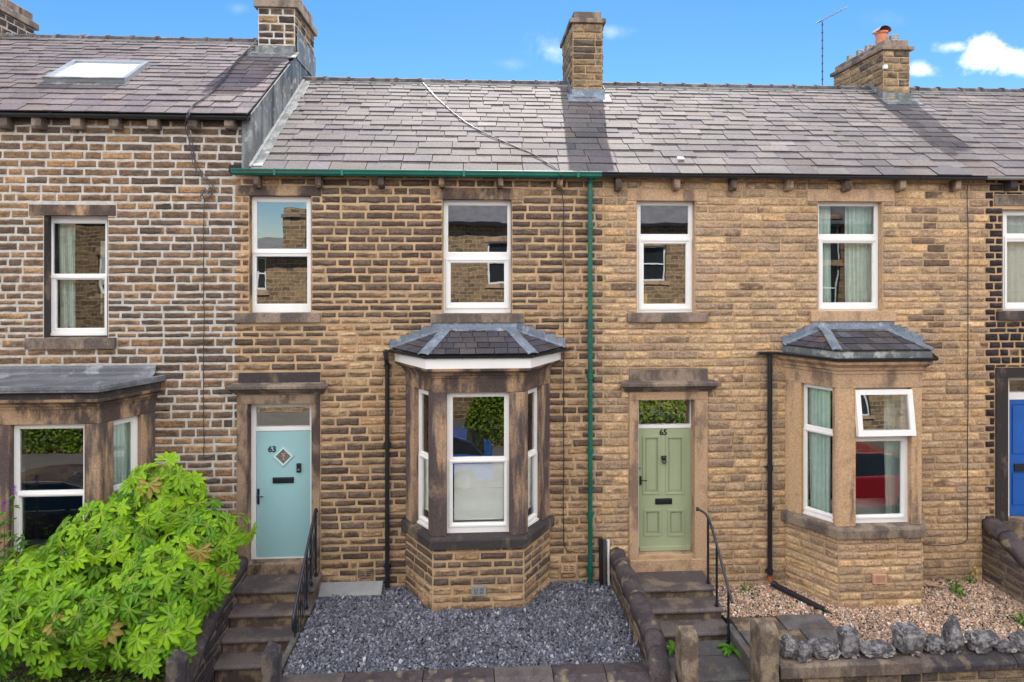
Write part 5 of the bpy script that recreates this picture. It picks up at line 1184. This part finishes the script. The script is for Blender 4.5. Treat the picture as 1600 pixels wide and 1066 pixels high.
# gate posts --------------------------------------------------------------
def post(x0, x1, y0, y1, zt, kind, mat, label):
    m = MB(); zb = -.85
    if kind == 'round':
        r = (y1-y0)/2; pr = [(-y0, zb)]+[(-y0, zt-r*.8)]+[((-y0-y1)/2+r*math.cos(a), zt-r*.8+r*.8*math.sin(a)) for a in [math.pi*i/12 for i in range(1, 12)]]+[(-y1, zt-r*.8), (-y1, zb)]
        m.prism(Fr((x0, 0, 0), (0, -1, 0), n=(1, 0, 0)), pr, 0, x1-x0)
    else:
        pr = [(x0, zb), (x1, zb), (x1+.0, zt-.12), (x1-.045, zt-.02), (x1-.06, zt), (x0+.0, zt)]
        V = [(x0, y0, zb), (x1-.0, y0, zb), (x1, y0+.08, zb), (x1, y1, zb), (x0, y1, zb)]
        T_ = [(x0, y0, zt-.03), (x1, y0, zt-.035), (x1, y0+.08, zt-.05), (x1-.02, y1, zt-.01), (x0+.01, y1, zt)]
        V = [(x0, y0, zb), (x1-.02, y0, zb), (x1+.05, y0+.09, zb), (x1+.05, y1, zb), (x0, y1, zb)]; T_ = [(x0+.01, y0+.02, zt-.02), (x1-.02, y0+.02, zt-.02), (x1+.045, y0+.10, zt-.10), (x1+.03, y1-.02, zt-.06), (x0+.01, y1, zt)]
        m.add(np.array(V+T_), [(4, 3, 2, 1, 0), (5, 6, 7, 8, 9)]+[(i, (i+1) % 5, 5+(i+1) % 5, 5+i) for i in range(5)])
    o = m.build('gate_post', M[mat], bevel=.014); return tag(o, label, 'gate post', 'stone gate posts')
post(-3.49, -3.34, -2.40, -2.15, .46, 'flat', 'postdark', 'dark square stone gate post at the foot of the wall beside the leafy shrub')
post(-2.43, -2.30, -2.42, -2.12, .50, 'flat', 'postdark', 'dark stone gate post between the steps to door 63 and the slate chippings')
post(2.40, 2.60, -2.46, -2.2, .60, 'round', 'post', 'round-topped stone gate post on the left of the path to door 65')
post(3.36, 3.585, -2.42, -2.12, .62, 'round', 'post', 'round-topped stone gate post beside the rocks, right of the path to door 65')

# handrails ---------------------------------------------------------------
t = thing('handrail', (-2.38, -.8, -.3), 'ornate black iron handrail with twisted balusters beside the steps to door 63', 'handrail', 'black handrails beside the door steps')
hx = -2.38
def Y_at(px, X=hx): # y on plane x=X seen at column px
    k = (px-800); # x*(CY*FPX-SY*k) = (y+CAM_D)*(FPX*SY+CY*k)
    return X*(CY*FPX-SY*k)/(FPX*SY+CY*k)-CAM_D
def YZ(px, py, X): y = Y_at(px, X); return (X, y, WZ(px, py, y))
top = [YZ(492, 792, hx), YZ(489, 797, hx), YZ(479, 812, hx), YZ(466, 882, hx), YZ(453, 955, hx), YZ(451, 968, hx), YZ(453, 988, hx), YZ(457, 996, hx)]
# keep it a believable slope: from the door jamb down over the treads
top = [(hx, -.06, 1.20), (hx, -.12, 1.26), (hx, -.20, 1.22), (hx, -.34, 1.12), (hx, -.8, .74), (hx, -1.22, .36), (hx, -1.30, .26), (hx, -1.30, .16), (hx, -1.26, .10)]
m = MB(); m.tube(smooth_pts(top, 4), .019, 8); m.build('rail', M['iron'], t, smooth=True)
m = MB(); low = [(hx, -.12, .42), (hx, -.34, .40), (hx, -1.2, -.22)]; m.tube(low, .011, 6); m.build('lower_rail', M['iron'], t)
def zrail(y): return float(np.interp(-y, [.12, .2, .34, .8, 1.22], [1.26, 1.22, 1.12, .74, .36]))
def zlow(y): return float(np.interp(-y, [.12, .34, 1.2], [.42, .40, -.22]))
def zstep(y): return .26 if y > -.5 else .06 if y > -.75 else -.14 if y > -1.0 else -.34 if y > -1.25 else -.54
for i, y in enumerate((-.12, -.40, -.65, -1.22)):
    m = MB(); m.tube([(hx, y, zstep(y)-.02), (hx, y, zrail(y))], .013, 8); m.tube([(hx, y, zstep(y)), (hx, y, zstep(y)+.04)], .03, 8); m.build('post', M['iron'], t)
for i, y in enumerate(np.linspace(-.20, -1.14, 11)):
    if min(abs(y-a) for a in (-.4, -.65)) < .03: continue
    m = MB(); zz = np.linspace(zlow(y), zrail(y), 24)
    m.tube([(hx+.004*math.cos(k*1.2), y+.004*math.sin(k*1.2), z_) for k, z_ in enumerate(zz)], .0075, 5)
    zm = (zlow(y)+zrail(y))/2
    if i % 2 == 0:
        for s_ in (-1, 1): m.tube([(hx, y+s_*(.001+.035*math.sin(math.pi*f)), zm-.11+.22*f) for f in np.linspace(0, 1, 9)], .006, 5)
    m.build('baluster', M['iron'], t)
t = thing('handrail', (3.5, -.8, -.3), 'plain black tube handrail with three posts beside the steps to door 65', 'handrail', 'black handrails beside the door steps')
hx2 = 3.48; m = MB(); pts = [(3.36, -.30, 1.20), (3.40, -.32, 1.19), (hx2, -.42, 1.12), (hx2+.005, -.72, .88), (hx2+.01, -1.18, .40), (hx2+.015, -1.28, .29)]
m.tube(smooth_pts(pts, 3), .019, 8); m.tube([(3.345, -.30, 1.205), (3.375, -.305, 1.20)], .03, 10); m.build('rail', M['iron'], t, smooth=True)
for y, zt_, zb_ in ((-.42, 1.10, .13), (-.76, .83, -.03), (-1.18, .40, -.32)):
    m = MB(); m.tube([(hx2, y, zb_), (hx2, y, zt_)], .018, 8); m.tube([(hx2, y, zb_), (hx2, y, zb_+.02)], .035, 8); m.build('post', M['iron'], t)

# loose things ------------------------------------------------------------
m = MB(); x0, x1 = WX(501, -.1), WX(598, -.1); m.prism(Fr((x0, 0, 0), (0, -1, 0), n=(1, 0, 0)), [(.02, .10), (.05, .13), (.27, .03), (.25, -.02)], 0, x1-x0)
o = m.build('concrete_slab', M['concrete'], bevel=.006); tag(o, 'smooth grey concrete slab leaning on the wall base right of door 63', 'slab')
ex = WX(945, -.12); zf = -.02
for i, (dx, dy, r_, h, mt, l) in enumerate(((-.055, -.07, .030, .72, 'black', 'dark plastic pipe offcut, left one of those standing behind the end of the coping wall'), (.0, -.09, .026, .70, 'cable_grey', 'grey plastic pipe offcut, middle one of those standing behind the end of the coping wall'), (.065, -.06, .020, .68, 'offwhite', 'thin white pipe offcut, right one of those standing behind the end of the coping wall'))):
    m = MB(); m.tube([(ex+dx, dy-.04, zf), (ex+dx, dy+.01, zf+h)], r_, 12); m.tube([(ex+dx, dy-.0, zf+h-.09), (ex+dx, dy+.01, zf+h-.0)], r_+.004, 12); o = m.build('pipe_offcut', M[mt]); tag(o, l, 'pipe', 'pipe offcuts standing against the wall')
m = MB(); a = (p65x+.02, -.10, -.065); b = (WX(1287, -.80), -.80, -.105); m.tube([a, b], .042, 12); m.tube([b, (b[0]+.08, b[1]-.07, -.13)], [.03, .018], 10); m.tube([a, (a[0]+.05, a[1]-.05, a[2])], .05, 12)
o = m.build('drain_pipe', M['black']); tag(o, 'black drain pipe lying on the gravel beside the tan bay', 'pipe')
for i in range(3):
    m = MB(); x = WX(1450, -.3)+.05*i; m.prism(Fr((x, -.25, -.12), (.8, .6-.5*i, 0), (-.5, .8, 0)), [(0, 0), (.22, .01), (.24, .07), (.03, .09)], .02*i, .02*i+.018); o = m.build('stone_flake', M['ds_tan'], bevel=.003); tag(o, ('thin broken stone flake nearest the right foot of the tan bay', 'middle one of the thin stone flakes right of the tan bay', 'outermost thin stone flake right of the tan bay')[i], 'stone', 'stone flakes by the bay')

# rocks on the wall -------------------------------------------------------
def rock(px0, px1, y0, y1, label, shape='lump', dep=.13, seed=1, yc=-2.22, lean=0.):
    x0, x1 = WX(px0, yc), WX(px1, yc); zb = .125; zt = WZ((px0+px1)/2, y0, yc); h = max(.06, zt-zb); w = (x1-x0); cx_ = (x0+x1)/2
    bm_n = 40; th = np.linspace(0, 2*np.pi, bm_n, endpoint=False); ph = np.linspace(-.5*np.pi, .5*np.pi, 26); TH, PH = np.meshgrid(th, ph)
    e = {'lump': .75, 'slab': .25, 'column': .35, 'point': .9, 'anvil': .6, 'flat': .7}[shape]
    sg = lambda v, p: np.sign(v)*np.abs(v)**p
    ux = sg(np.cos(PH), e)*sg(np.cos(TH), e); uy = sg(np.cos(PH), e)*sg(np.sin(TH), e); uz = sg(np.sin(PH), e)
    if shape == 'point': k = 1-.55*np.clip((uz+1)/2, 0, 1)**1.6; ux = ux*k; uy = uy*k
    if shape == 'anvil': k = .62+.38*np.clip((uz+.3)*1.6, 0, 1); ux = ux*k+.12*uz
    if shape == 'column': k = .86+.16*uz; ux = ux*k
    P = np.stack([ux.ravel(), uy.ravel(), uz.ravel()], 1)
    n_ = (fbm(P*1.7+seed*3.1, 4, seed)-.5); r2 = (1-np.abs(2*vn(P*3.3+seed, seed+3)-1)-.5)
    if shape == 'slab': r2 = r2+.5*np.sin(P[:, 0]*14+2*vn(P*2, 4))*(.3)
    n3 = 1-np.abs(2*vn(P*np.array([5.5, 5.5, 2.6])+seed*2.2, seed+7)-1); s = 1+.62*n_+.20*r2+.24*(n3-.5)+.10*(vn(P*9+seed, 3)-.5)
    X = P*s[:, None]; X[:, 0] /= np.abs(X[:, 0]).max(); X[:, 2] = (X[:, 2]-X[:, 2].min())/(X[:, 2].max()-X[:, 2].min()); X[:, 1] /= np.abs(X[:, 1]).max()
    X = np.stack([cx_+X[:, 0]*w/2+lean*X[:, 2]*w, yc+X[:, 1]*dep, zb-.01+X[:, 2]*h], 1)
    m = MB(); V = X.reshape(26, bm_n, 3); V = np.concatenate([V, V[:, :1]], 1); m.grid(V); o = m.build('rock', M['rock']); return tag(o, label, 'rock', 'rocks set along the top of the right front wall')
rock(1219, 1250, 993, 1036, 'upright lumpy grey rock, first from the round-topped gate post', 'lump', .11, 1)
rock(1244, 1267, 1003, 1036, 'small squat grey rock wedged beside the first one from the gate post', 'slab', .08, 2, -2.27)
rock(1263, 1314, 999, 1034, 'rounded brownish rock just left of the grooved upright block', 'lump', .12, 3)
rock(1309, 1341, 977, 1034, 'upright grooved grey block with a flat slanted top', 'slab', .09, 4)
rock(1342, 1400, 1002, 1033, 'low pale speckled rock between the grooved block and the broad column rock', 'flat', .13, 5)
rock(1394, 1441, 975, 1031, 'broad column-shaped rock with a flaring flat top', 'column', .12, 6)
rock(1441, 1477, 992, 1025, 'round rock with a white quartz patch left of the tall pointed rock', 'lump', .11, 7)
rock(1471, 1504, 960, 1024, 'tallest pointed grey rock on the wall', 'point', .10, 8)
rock(1504, 1557, 984, 1023, 'anvil-shaped rock with a ledge pointing up to the right', 'anvil', .12, 9, lean=.08)
rock(1552, 1586, 1001, 1020, 'small low rock near the right edge of the picture', 'flat', .11, 10)
rock(1582, 1614, 987, 1020, 'rounded grey rock cut by the right edge of the picture', 'lump', .12, 12)

# ------------------------------------------------------------------ plants
def palmate(r, L, lobes=8, droop=.18):
    """verts, faces of a many-fingered leaf lying in xy, stalk at the origin, tip towards +y"""
    V = [(0, 0, 0)]; F = []
    for i in range(lobes):
        a = lerp(-2.1, 2.1, i/(lobes-1))+r.uniform(-.06, .06); l = L*(1-.26*abs(a)/2.35)*r.uniform(.92, 1.05); dx, dy = math.sin(a), math.cos(a); nx_, ny_ = dy, -dx; w = l*.175
        def P(f, s_, zz): V.append((dx*l*f+nx_*w*s_, dy*l*f+ny_*w*s_, zz)); return len(V)-1
        z1, z2, z3 = -.00*l, -droop*.25*l, -droop*l
        l1, m1, r1 = P(.32, -.62, z1+.02*l), P(.32, 0, z1-.03*l), P(.32, .62, z1+.02*l); l2, m2, r2 = P(.62, -1.12, z2+.02*l), P(.62, 0, z2-.04*l), P(.62, 1.12, z2+.02*l)
        l3, m3, r3 = P(.84, -.66, z2*.4+z3*.6+.01*l), P(.86, 0, z2*.4+z3*.6-.03*l), P(.84, .66, z2*.4+z3*.6+.01*l); tp = P(1, 0, z3)
        F += [(0, m1, l1), (0, r1, m1), (l1, m1, m2, l2), (m1, r1, r2, m2), (l2, m2, m3, l3), (m2, r2, r3, m3), (l3, m3, tp), (m3, r3, tp)]
    return np.array(V), F
def basis(n, tipdir):
    n = n/np.linalg.norm(n); t = tipdir-np.dot(tipdir, n)*n; t /= np.linalg.norm(t)+1e-9; return np.stack([np.cross(t, n), t, n], 1)
def fatsia():
    r = random.Random(5); root = thing('shrub', (-5.0, -1.3, -.42), 'large bright green shrub with many-fingered glossy leaves left of the steps to door 63', 'shrub')
    lv = MB(); st = MB()
    # lobes of the crown: centre (px, py, Y), radii (x, y, z)
    blobs = []
    for (px, py, Y, rx, ry, rz, n) in ((232, 800, -.95, .62, .5, .60, 20), (315, 850, -1.0, .50, .48, .52, 15), (170, 850, -1.15, .62, .5, .50, 17), (90, 925, -1.3, .82, .55, .52, 24), (245, 925, -1.55, .55, .45, .50, 19),
                                       (140, 970, -1.75, .64, .42, .40, 15), (30, 950, -1.2, .5, .5, .5, 8), (335, 880, -1.0, .34, .4, .38, 7), (250, 985, -1.85, .34, .3, .28, 7), (40, 985, -1.7, .42, .35, .34, 8)):
        x, z_ = W(px, py, Y); blobs.append((np.array([x, Y, z_]), np.array([rx, ry, rz]), n))
    for bi, (c, rad, n) in enumerate(blobs):
        for k in range(int(n*2.1)):
            zz = r.uniform(-.75, 1.0); a = r.uniform(-math.pi, math.pi); q = math.sqrt(max(0, 1-zz*zz)); d = np.array([q*math.cos(a), q*math.sin(a), zz])
            if d[1] > .45: d[1] = -d[1]
            s_ = r.uniform(.84, 1.22) if r.random() < .62 else r.uniform(.5, .8); p = c+d*rad*s_*.92
            if p[0] > -3.62+max(0, (p[2]-.35))*.42: continue
            if p[1] > -.12: p[1] = -.12
            inner = any(np.linalg.norm((p-c2)/r2) < .78 for c2, r2, _ in blobs if c2 is not c)
            if inner and r.random() < .75: continue
            outer_tone = r.random() if s_ > .8 else .0; nl = r.randint(5, 7); gr = (.10+.30*max(0, d[2]*.6+.4))  # inner rosettes held dark, putting the shade of the gaps into leaf colour
            up = np.array([d[0]*.9, d[1]*.9-.45, .55+max(0, d[2])*.8]); up /= np.linalg.norm(up)
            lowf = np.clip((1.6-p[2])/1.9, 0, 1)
            for i in range(nl):
                az = i*2.4+r.uniform(-.3, .3); e1 = basis(up, np.array([0, 0, 1.])+d*.1); out = e1[:, 0]*math.cos(az)+e1[:, 1]*math.sin(az)
                pl = r.uniform(.09, .26); base = p+out*pl+up*r.uniform(-.06, .04); nn = up*.9+out*r.uniform(.1, 1.1)+np.array([r.gauss(0, .22), -.25, r.gauss(0, .22)]); L = r.uniform(.13, .22)+.05*lowf*r.random()
                V, F = palmate(r, L, r.choice((7, 8, 8)), r.uniform(.02, .34)); B = basis(nn, out+np.array([0, 0, -.35])); Vw = V@B.T+base
                t = r.random(); bright = lerp(1.0, .62, lowf)
                g1 = np.array([.30, .53, .004]); g2 = np.array([.085, .29, .004]); g3 = np.array([.014, .08, .006]); rt = np.clip(outer_tone*1.25-.15, 0, 1); col = lerp(lerp(g2, g3, t*.9), lerp(g1, g2, t*.55+lowf*.45), rt)
                if r.random() < .03: col = np.array([.34, .24, .07])
                cc = np.tile(col, (len(V), 1)); cc[0] = lerp(col, np.array([.40, .48, .12]), .6); mid = np.arange(1, len(V)); mm = ((mid-1) % 10); 
                for idx, j in zip(mid, mm):
                    if j in (1, 4, 7): cc[idx] = lerp(col, np.array([.40, .50, .12]), .28)
                    elif j in (0, 2): cc[idx] = col*.7
                lv.add(Vw, F, cc)
                st.tube([p-up*.03, base-nn*.004], .0032, 4, col=(.25, .33, .08), cap=False)
            st.tube([c+(p-c)*.35, c+(p-c)*.7+np.array([0, 0, .03]), p], [.014, .01, .007], 5, col=(.16, .13, .06), cap=False)
    for c, rad, n in blobs: st.tube([(c[0]+r.uniform(-.2, .2), min(-.4, c[1]+.3), -.44), ((c[0]-.05), c[1]+.1, (c[2]-.42)/2), tuple(c)], [.03, .024, .016], 6, col=(.13, .10, .06))
    lv.build('foliage', M['leaf'], root); st.build('stems', M['leaf_soft'], root)
fatsia()
def leafy(name, mat, cx_, cy_, cz, rx, ry, rz, n, sz, pal, label, cat, seed, up=.4, flower=None, stemcol=(.12, .16, .05), kind=None, asp=.42, box=False):
    r = random.Random(seed); lv = MB()
    for k in range(n):
        if box: d = np.array([r.uniform(-1, 1), r.uniform(-1, 1), r.random()])
        else:
            d = np.array([r.gauss(0, 1) for _ in range(3)]); d /= np.linalg.norm(d); d *= r.random()**.4; d[2] = abs(d[2])
        p = np.array([cx_, cy_, cz])+d*np.array([rx, ry, rz]); nn = np.array([r.gauss(0, .6), r.gauss(-.2, .6), 1.]); t = np.array([d[0]+r.gauss(0, .5), d[1]+r.gauss(0, .5), up*r.uniform(-.5, 1.2)]); B = basis(nn, t); L = sz*r.uniform(.6, 1.3); w = L*asp
        V = np.array([(0, 0, 0), (-w*.5, L*.4, .01*L), (0, L*.45, -.05*L), (w*.5, L*.4, .01*L), (0, L, -.15*L)]); c = np.array(pal[r.randrange(len(pal))])*r.uniform(.7, 1.3)
        lv.add(V@B.T+p, [(0, 2, 1), (0, 3, 2), (1, 2, 4), (2, 3, 4)], c)
        if k % 5 == 0: lv.tube([(cx_+d[0]*rx*.6, cy_+d[1]*ry*.6, cz-.02), p], .0035, 4, col=stemcol, cap=False)
    o = lv.build(name, M[mat])
    if kind: tag(o, label, cat, kind=kind)
    else: tag(o, label, cat)
    return o
GP = [(.06, .16, .025), (.10, .22, .03), (.04, .10, .02), (.14, .24, .05)]
leafy('ground_cover', 'leaf_soft', -5.6, -2.0, -.42, 2.05, .40, .42, 11000, .055, GP+[(.20, .22, .06), (.16, .10, .06)], 'tangled low green undergrowth at the foot of the leafy shrub', 'undergrowth', 3, kind='stuff', box=True)
for (px, py, Y, n, s_, l) in ((1167, 928, -.22, 26, .055, 'small green weed at the foot of the tan wall left of the drain pipe'), (1497, 938, -.45, 50, .06, 'green leafy weed in the gravel, nearer one right of the tan bay'), (1492, 918, -.25, 40, .06, 'dark green low weed in the gravel, farther one right of the tan bay'),
                          (1518, 900, -.12, 34, .055, 'weed with yellow flowers at the corner of the tan wall and the dark side wall'), (1597, 955, -1.25, 50, .07, 'green weed at the right edge of the gravel garden')):
    x, z_ = W(px, py, Y); o = leafy('weed', 'leaf_soft', x, Y, -.14, .10, .08, .14, n, s_, [(.10, .24, .03), (.16, .32, .05), (.07, .15, .03)], l, 'weed', px, asp=.5)
    o['group'] = 'weeds in the gravel'
x, z_ = W(1520, 885, -.15)
m = MB()
for k, (dx, dz) in enumerate(((.0, .12), (.035, .06), (-.03, .02))):
    c = np.array([x+dx, -.18, -.05+dz+.08]); 
    for j in range(6): a = j*1.05; m.add(np.array([c, c+[.012*math.cos(a), -.01, .018*math.sin(a)], c+[.026*math.cos(a+.3), -.012, .026*math.sin(a+.3)], c+[.012*math.cos(a+.6), -.01, .018*math.sin(a+.6)]]), [(0, 1, 2, 3)])
o = m.build('poppy_flowers', M['yellow']); tag(o, 'small yellow flowers on the weed in the corner by the dark side wall', 'flower')
def fern(px, py, Y, z0, label, n=9, L=.26):
    x = WX(px, Y); m = MB(); r = random.Random(px)
    for i in range(n):
        a = i*2*math.pi/n+r.uniform(-.3, .3); d = np.array([math.cos(a), math.sin(a)*.7-.3, 0]); d /= np.linalg.norm(d); sd = np.array([-d[1], d[0], 0]); l = L*r.uniform(.7, 1.1); rows_ = []
        for f in np.linspace(0, 1, 7): w = .028*math.sin(math.pi*(f*.9+.08))+.003; c = np.array([x, Y, z0])+d*l*f+np.array([0, 0, l*(.75*f-.7*f*f)]); rows_.append([c-sd*w+[0, 0, .006], c, c+sd*w+[0, 0, .006]])
        m.grid(np.array(rows_), col=np.array([.085, .23, .02])*r.uniform(.7, 1.3))
    o = m.build('fern', M['leaf']); tag(o, label, 'fern', 'ferns growing in the path joints')
fern(1142, 1015, -1.32, -.31, 'bright green hart\'s-tongue fern at the foot of the plain handrail', 10, .24)
fern(1052, 1000, -1.28, -.31, 'dark green fern in the joint behind the left round-topped gate post', 8, .22)
# butterfly bush at the left edge
r = random.Random(4); t = thing('butterfly_bush', (WX(8, -.8), -.8, -.42), 'thin leafy bush with a purple flower spike at the left edge of the picture', 'bush'); st = MB(); lv = MB(); fw = MB()
for k in range(8):
    px, py = ((6, 800), (22, 775), (-8, 820), (28, 850), (12, 860), (0, 900), (35, 838), (16, 905))[k]; Y = -.75-.05*k; x, z_ = W(px, py, Y); b = np.array([WX(5, -.8), -.8, -.42]); tp = np.array([x, Y, z_]); pts = smooth_pts([b, (b+tp)/2+[.05, -.05, .1], tp], 5); st.tube(pts, .006, 5, col=(.2, .2, .08))
    for q in pts[3:]:
        for j in range(6):
            d = np.array([r.gauss(0, 1), r.gauss(-.2, 1), r.gauss(0, .5)]); d /= np.linalg.norm(d); B = basis(np.array([d[0]*.3, -.4, 1]), d); L = r.uniform(.06, .11); V = np.array([(0, 0, 0), (-L*.2, L*.4, 0), (0, L*.5, -.01), (L*.2, L*.4, 0), (0, L, -.02)]); lv.add(V@B.T+q, [(0, 2, 1), (0, 3, 2), (1, 2, 4), (2, 3, 4)], np.array(GP[r.randrange(4)])*r.uniform(.7, 1.2))
    if k < 2:
        for j in range(90): f = r.random(); c = tp+np.array([r.gauss(0, .016*(1.2-f)), r.gauss(0, .016), f*.14]); fw.add(np.array([c, c+[.012, 0, .004], c+[.006, -.006, .014]]), [(0, 1, 2)])
st.build('stems', M['leaf_soft'], t); lv.build('foliage', M['leaf_soft'], t); fw.build('flower_spike', M['purple'], t)

# ------------------------------------------------------------------ the other side of the street (seen mirrored in the windows)
OY = -15.5
OF = Fr((0, OY, 0), (-1, 0, 0))      # faces +Y; a = -x
def opp(x0, x1, eave, ridge, wins, label, mat='far_stone', chim=()):
    t = thing('terraced_house', ((x0+x1)/2, OY, -.9), label, 'house', 'houses across the street'); hs = [(-w[1], -w[0], w[2], w[3]) for w in wins]
    m = MB(); panel(m, OF, -x1, -x0, -.92, eave, hs, 0, -.3); m.box(OF, -x1, -x0, -.92, eave, -8.3, -8.0)
    for a in (-x1, -x0-.3): m.box(OF, a+.001, a+.299, -.92, eave, -7.99, -.301)
    w = m.build('wall', M[mat], t)
    for h in hs:
        m = MB(); mid = lerp(h[2], h[3], .5); panel(m, OF, *h, [(h[0]+.07, h[1]-.07, h[2]+.07, mid-.03), (h[0]+.07, h[1]-.07, mid+.03, h[3]-.07)], -.1, -.17); f = m.build('window', M['white'], t)
        m = MB(); m.box(OF, h[0]+.02, h[1]-.02, h[2]+.02, h[3]-.02, -.19, -.15); m.build('pane', plain('dark_glass', (.02, .025, .03), .1), f)
        m = MB(); m.box(OF, h[0]-.12, h[1]+.12, h[3], h[3]+.2, -.1, .02); m.box(OF, h[0]-.12, h[1]+.12, h[2]-.15, h[2], -.1, .05); m.build('lintel', M['ds_tan'], f)
    m = MB(); s = (ridge-eave)/4.0
    m.prism(Fr((x0, 0, 0), (0, 1, 0)), [(OY+.2, eave-.08), (OY+.2, eave+.02), (OY-4, ridge), (OY-8.4, eave), (OY-8.4, eave-.1), (OY-4, ridge-.12)], -(x1-x0) if False else 0, (x1-x0)); m.build('roof', M['far_slate'], t)
    m = MB(); m.sweep([(x0, OY+.22), (x1, OY+.22)], [(-.08, eave-.12), (.0, eave-.12), (.0, eave), (-.08, eave)], wall=False); m.build('gutter', M['black'], t)
    for (cx0, cx1, y0, y1, zt) in chim:
        m = MB(); m.box(FACADE, cx0, cx1, eave, zt, -y1, -y0); c = m.build('chimney', M['far_stone'], t); m = MB(); m.box(FACADE, cx0-.08, cx1+.08, zt-.4, zt-.25, -y1-.08, -y0+.08); m.build('chimney_cap', M['ds_grey'], c)
    return t
def MX(px): return WX(px, -OY)      # a mirror image at depth OY lies on +15.5
def MZ(px, py): return WZ(px, py, -OY)
opp(-40, MX(270), 7.0, 9.6, [(MX(145), MX(175), MZ(160, 460), MZ(160, 395)), (MX(40), MX(70), MZ(60, 470), MZ(60, 395)), (-20, -18.8, 3, 4.8)], 'tall stone house across the street, mirrored in the leftmost windows')
opp(MX(270)+.05, MX(600), MZ(450, 398), 6.2, [(MX(396), MX(412), MZ(400, 455), MZ(400, 402))], 'lower stone house with a big chimney across the street, mirrored above door 63', chim=[(MX(424), MX(424)+.9, OY-3.6, OY-1.2, MZ(440, 320))])
opp(MX(600)+.05, 40, MZ(745, 348), 9.8, [(MX(762), MX(795), MZ(780, 445), MZ(780, 377)), (MX(995), MX(1045), MZ(1020, 440), MZ(1020, 385)), (MX(1283), MX(1320), MZ(1300, 365)-1.2, MZ(1300, 330)-.3), (14, 15.2, 3.0, 5.0), (MX(880), MX(910), MZ(780, 445), MZ(780, 377))], 'long stone terrace across the street, mirrored in the right windows')
m = MB(); m.box(FACADE, -40, 40, -.9, -.75, 11.8, 12.0); o = m.build('boundary_wall', M['far_stone']); tag(o, 'low stone wall along the far side of the street, mirrored in the bay windows', 'wall')
def hedge(x0, x1, z1, n, label, seed, y0=-12.3, y1=-11.7):
    r = random.Random(seed); m = MB(); cx_ = (x0+x1)/2
    for k in range(n):
        f = r.random(); x = r.uniform(x0, x1); s_ = math.sqrt(max(0, 1-((x-cx_)/((x1-x0)/2))**4)); z_ = -.9+(z1*s_)*r.random()**.6; p = np.array([x, y1-r.uniform(0, .3)+(1-z_/z1)*.1 if r.random() < .75 else r.uniform(y0, y1), z_]); nn = np.array([r.gauss(0, .7), 1+r.gauss(0, .5), r.gauss(.5, .7)]); B = basis(nn, np.array([r.gauss(0, 1), 0, r.gauss(-.3, 1)])); L = r.uniform(.07, .14)
        V = np.array([(0, 0, 0), (-L*.35, L*.5, 0), (0, L, -.02), (L*.35, L*.5, 0)]); m.add(V@B.T+p, [(0, 3, 2, 1)], np.array([(.12, .24, .02), (.20, .30, .03), (.06, .14, .015), (.30, .34, .05)][r.randrange(4)]))
    o = m.build('hedge', M['leaf_soft']); tag(o, label, 'hedge', 'hedges across the street')
hedge(-.4, 9.5, 3.0, 22000, 'green hedge across the street, mirrored in the brown bay and the fanlight of door 65', 2)
hedge(-14.4, -12.3, 1.6, 4000, 'small round green hedge across the street, mirrored in the leftmost bay', 5)
def car(cx_, cy_, col, label, L=4.2):
    t = thing('parked_car', (cx_, cy_, -.92), label, 'car', 'cars parked in the street'); g = Fr((cx_, cy_, -.92), (1, 0, 0))
    side = [(-.5, .28), (-.505, .62), (-.47, .80), (-.30, .90), (-.26, .92), (.24, .98), (.42, .95), (.49, .88), (.5, .55), (.49, .28)]
    cab = [(-.27, .90), (-.14, 1.36), (-.02, 1.45), (.20, 1.44), (.36, 1.25), (.44, .93)]
    def loft(poly, w0, w1, zlo, zhi, mat, nm, par, sc=1.):
        m = MB(); V = []; n = len(poly)
        for s_ in (-1, -.94, .94, 1):
            for (a, z_) in poly: k = (z_-zlo)/(zhi-zlo); w = lerp(w0, w1, max(0, k)); q = .97 if abs(s_) == 1 else 1.; V.append(g.p(a*L*q, .3+(z_-.3)*(q if z_ > .5 else 1), s_*w))
        F = [tuple(range(n-1, -1, -1)), tuple(3*n+i for i in range(n))]+[(s_*n+i, s_*n+(i+1) % n, (s_+1)*n+(i+1) % n, (s_+1)*n+i) for s_ in range(3) for i in range(n)]
        m.add(np.array(V), F); return m.build(nm, mat, par, bevel=.03, smooth=False)
    pm = plain('car_paint', col, .25, coat=1., var=.02); b = loft(side, .86, .84, .3, 1., pm, 'body', t)
    loft(cab, .82, .62, .9, 1.45, plain('car_glass', (.02, .025, .03), .05), 'windows', t)
    loft([(-.135, 1.372), (-.02, 1.462), (.20, 1.452), (.33, 1.30), (.30, 1.29), (.19, 1.42), (-.02, 1.43), (-.12, 1.35)], .64, .60, 1.3, 1.46, pm, 'roof', t)
    for a in (-.31, .31):
        for s_ in (-1, 1):
            c = g.p(a*L, .32, s_*.80); m = MB(); m.tube([c-g.n*.11, c+g.n*.11], .32, 20); w = m.build('wheel', M['rubber'], t); m = MB(); m.tube([c-g.n*.115, c+g.n*.115], .19, 12); m.build('rim', M['steel'], w)
    for s_ in (-1, 1): c = g.p(-.492*L, .68, s_*.62); m = MB(); m.tube([c, c+np.array([.12, 0, .02])], .09, 12); m.build('headlight', M['white'], t)
car(-1.6, -8.5, (.02, .10, .42), 'blue car parked in the street, mirrored in the brown bay')
car(-9.2, -5.3, (.012, .012, .03), 'dark car parked in the street, mirrored in the leftmost bay')
car(8.7, -6.3, (.28, .01, .02), 'red car parked in the street, mirrored in the tan bay')
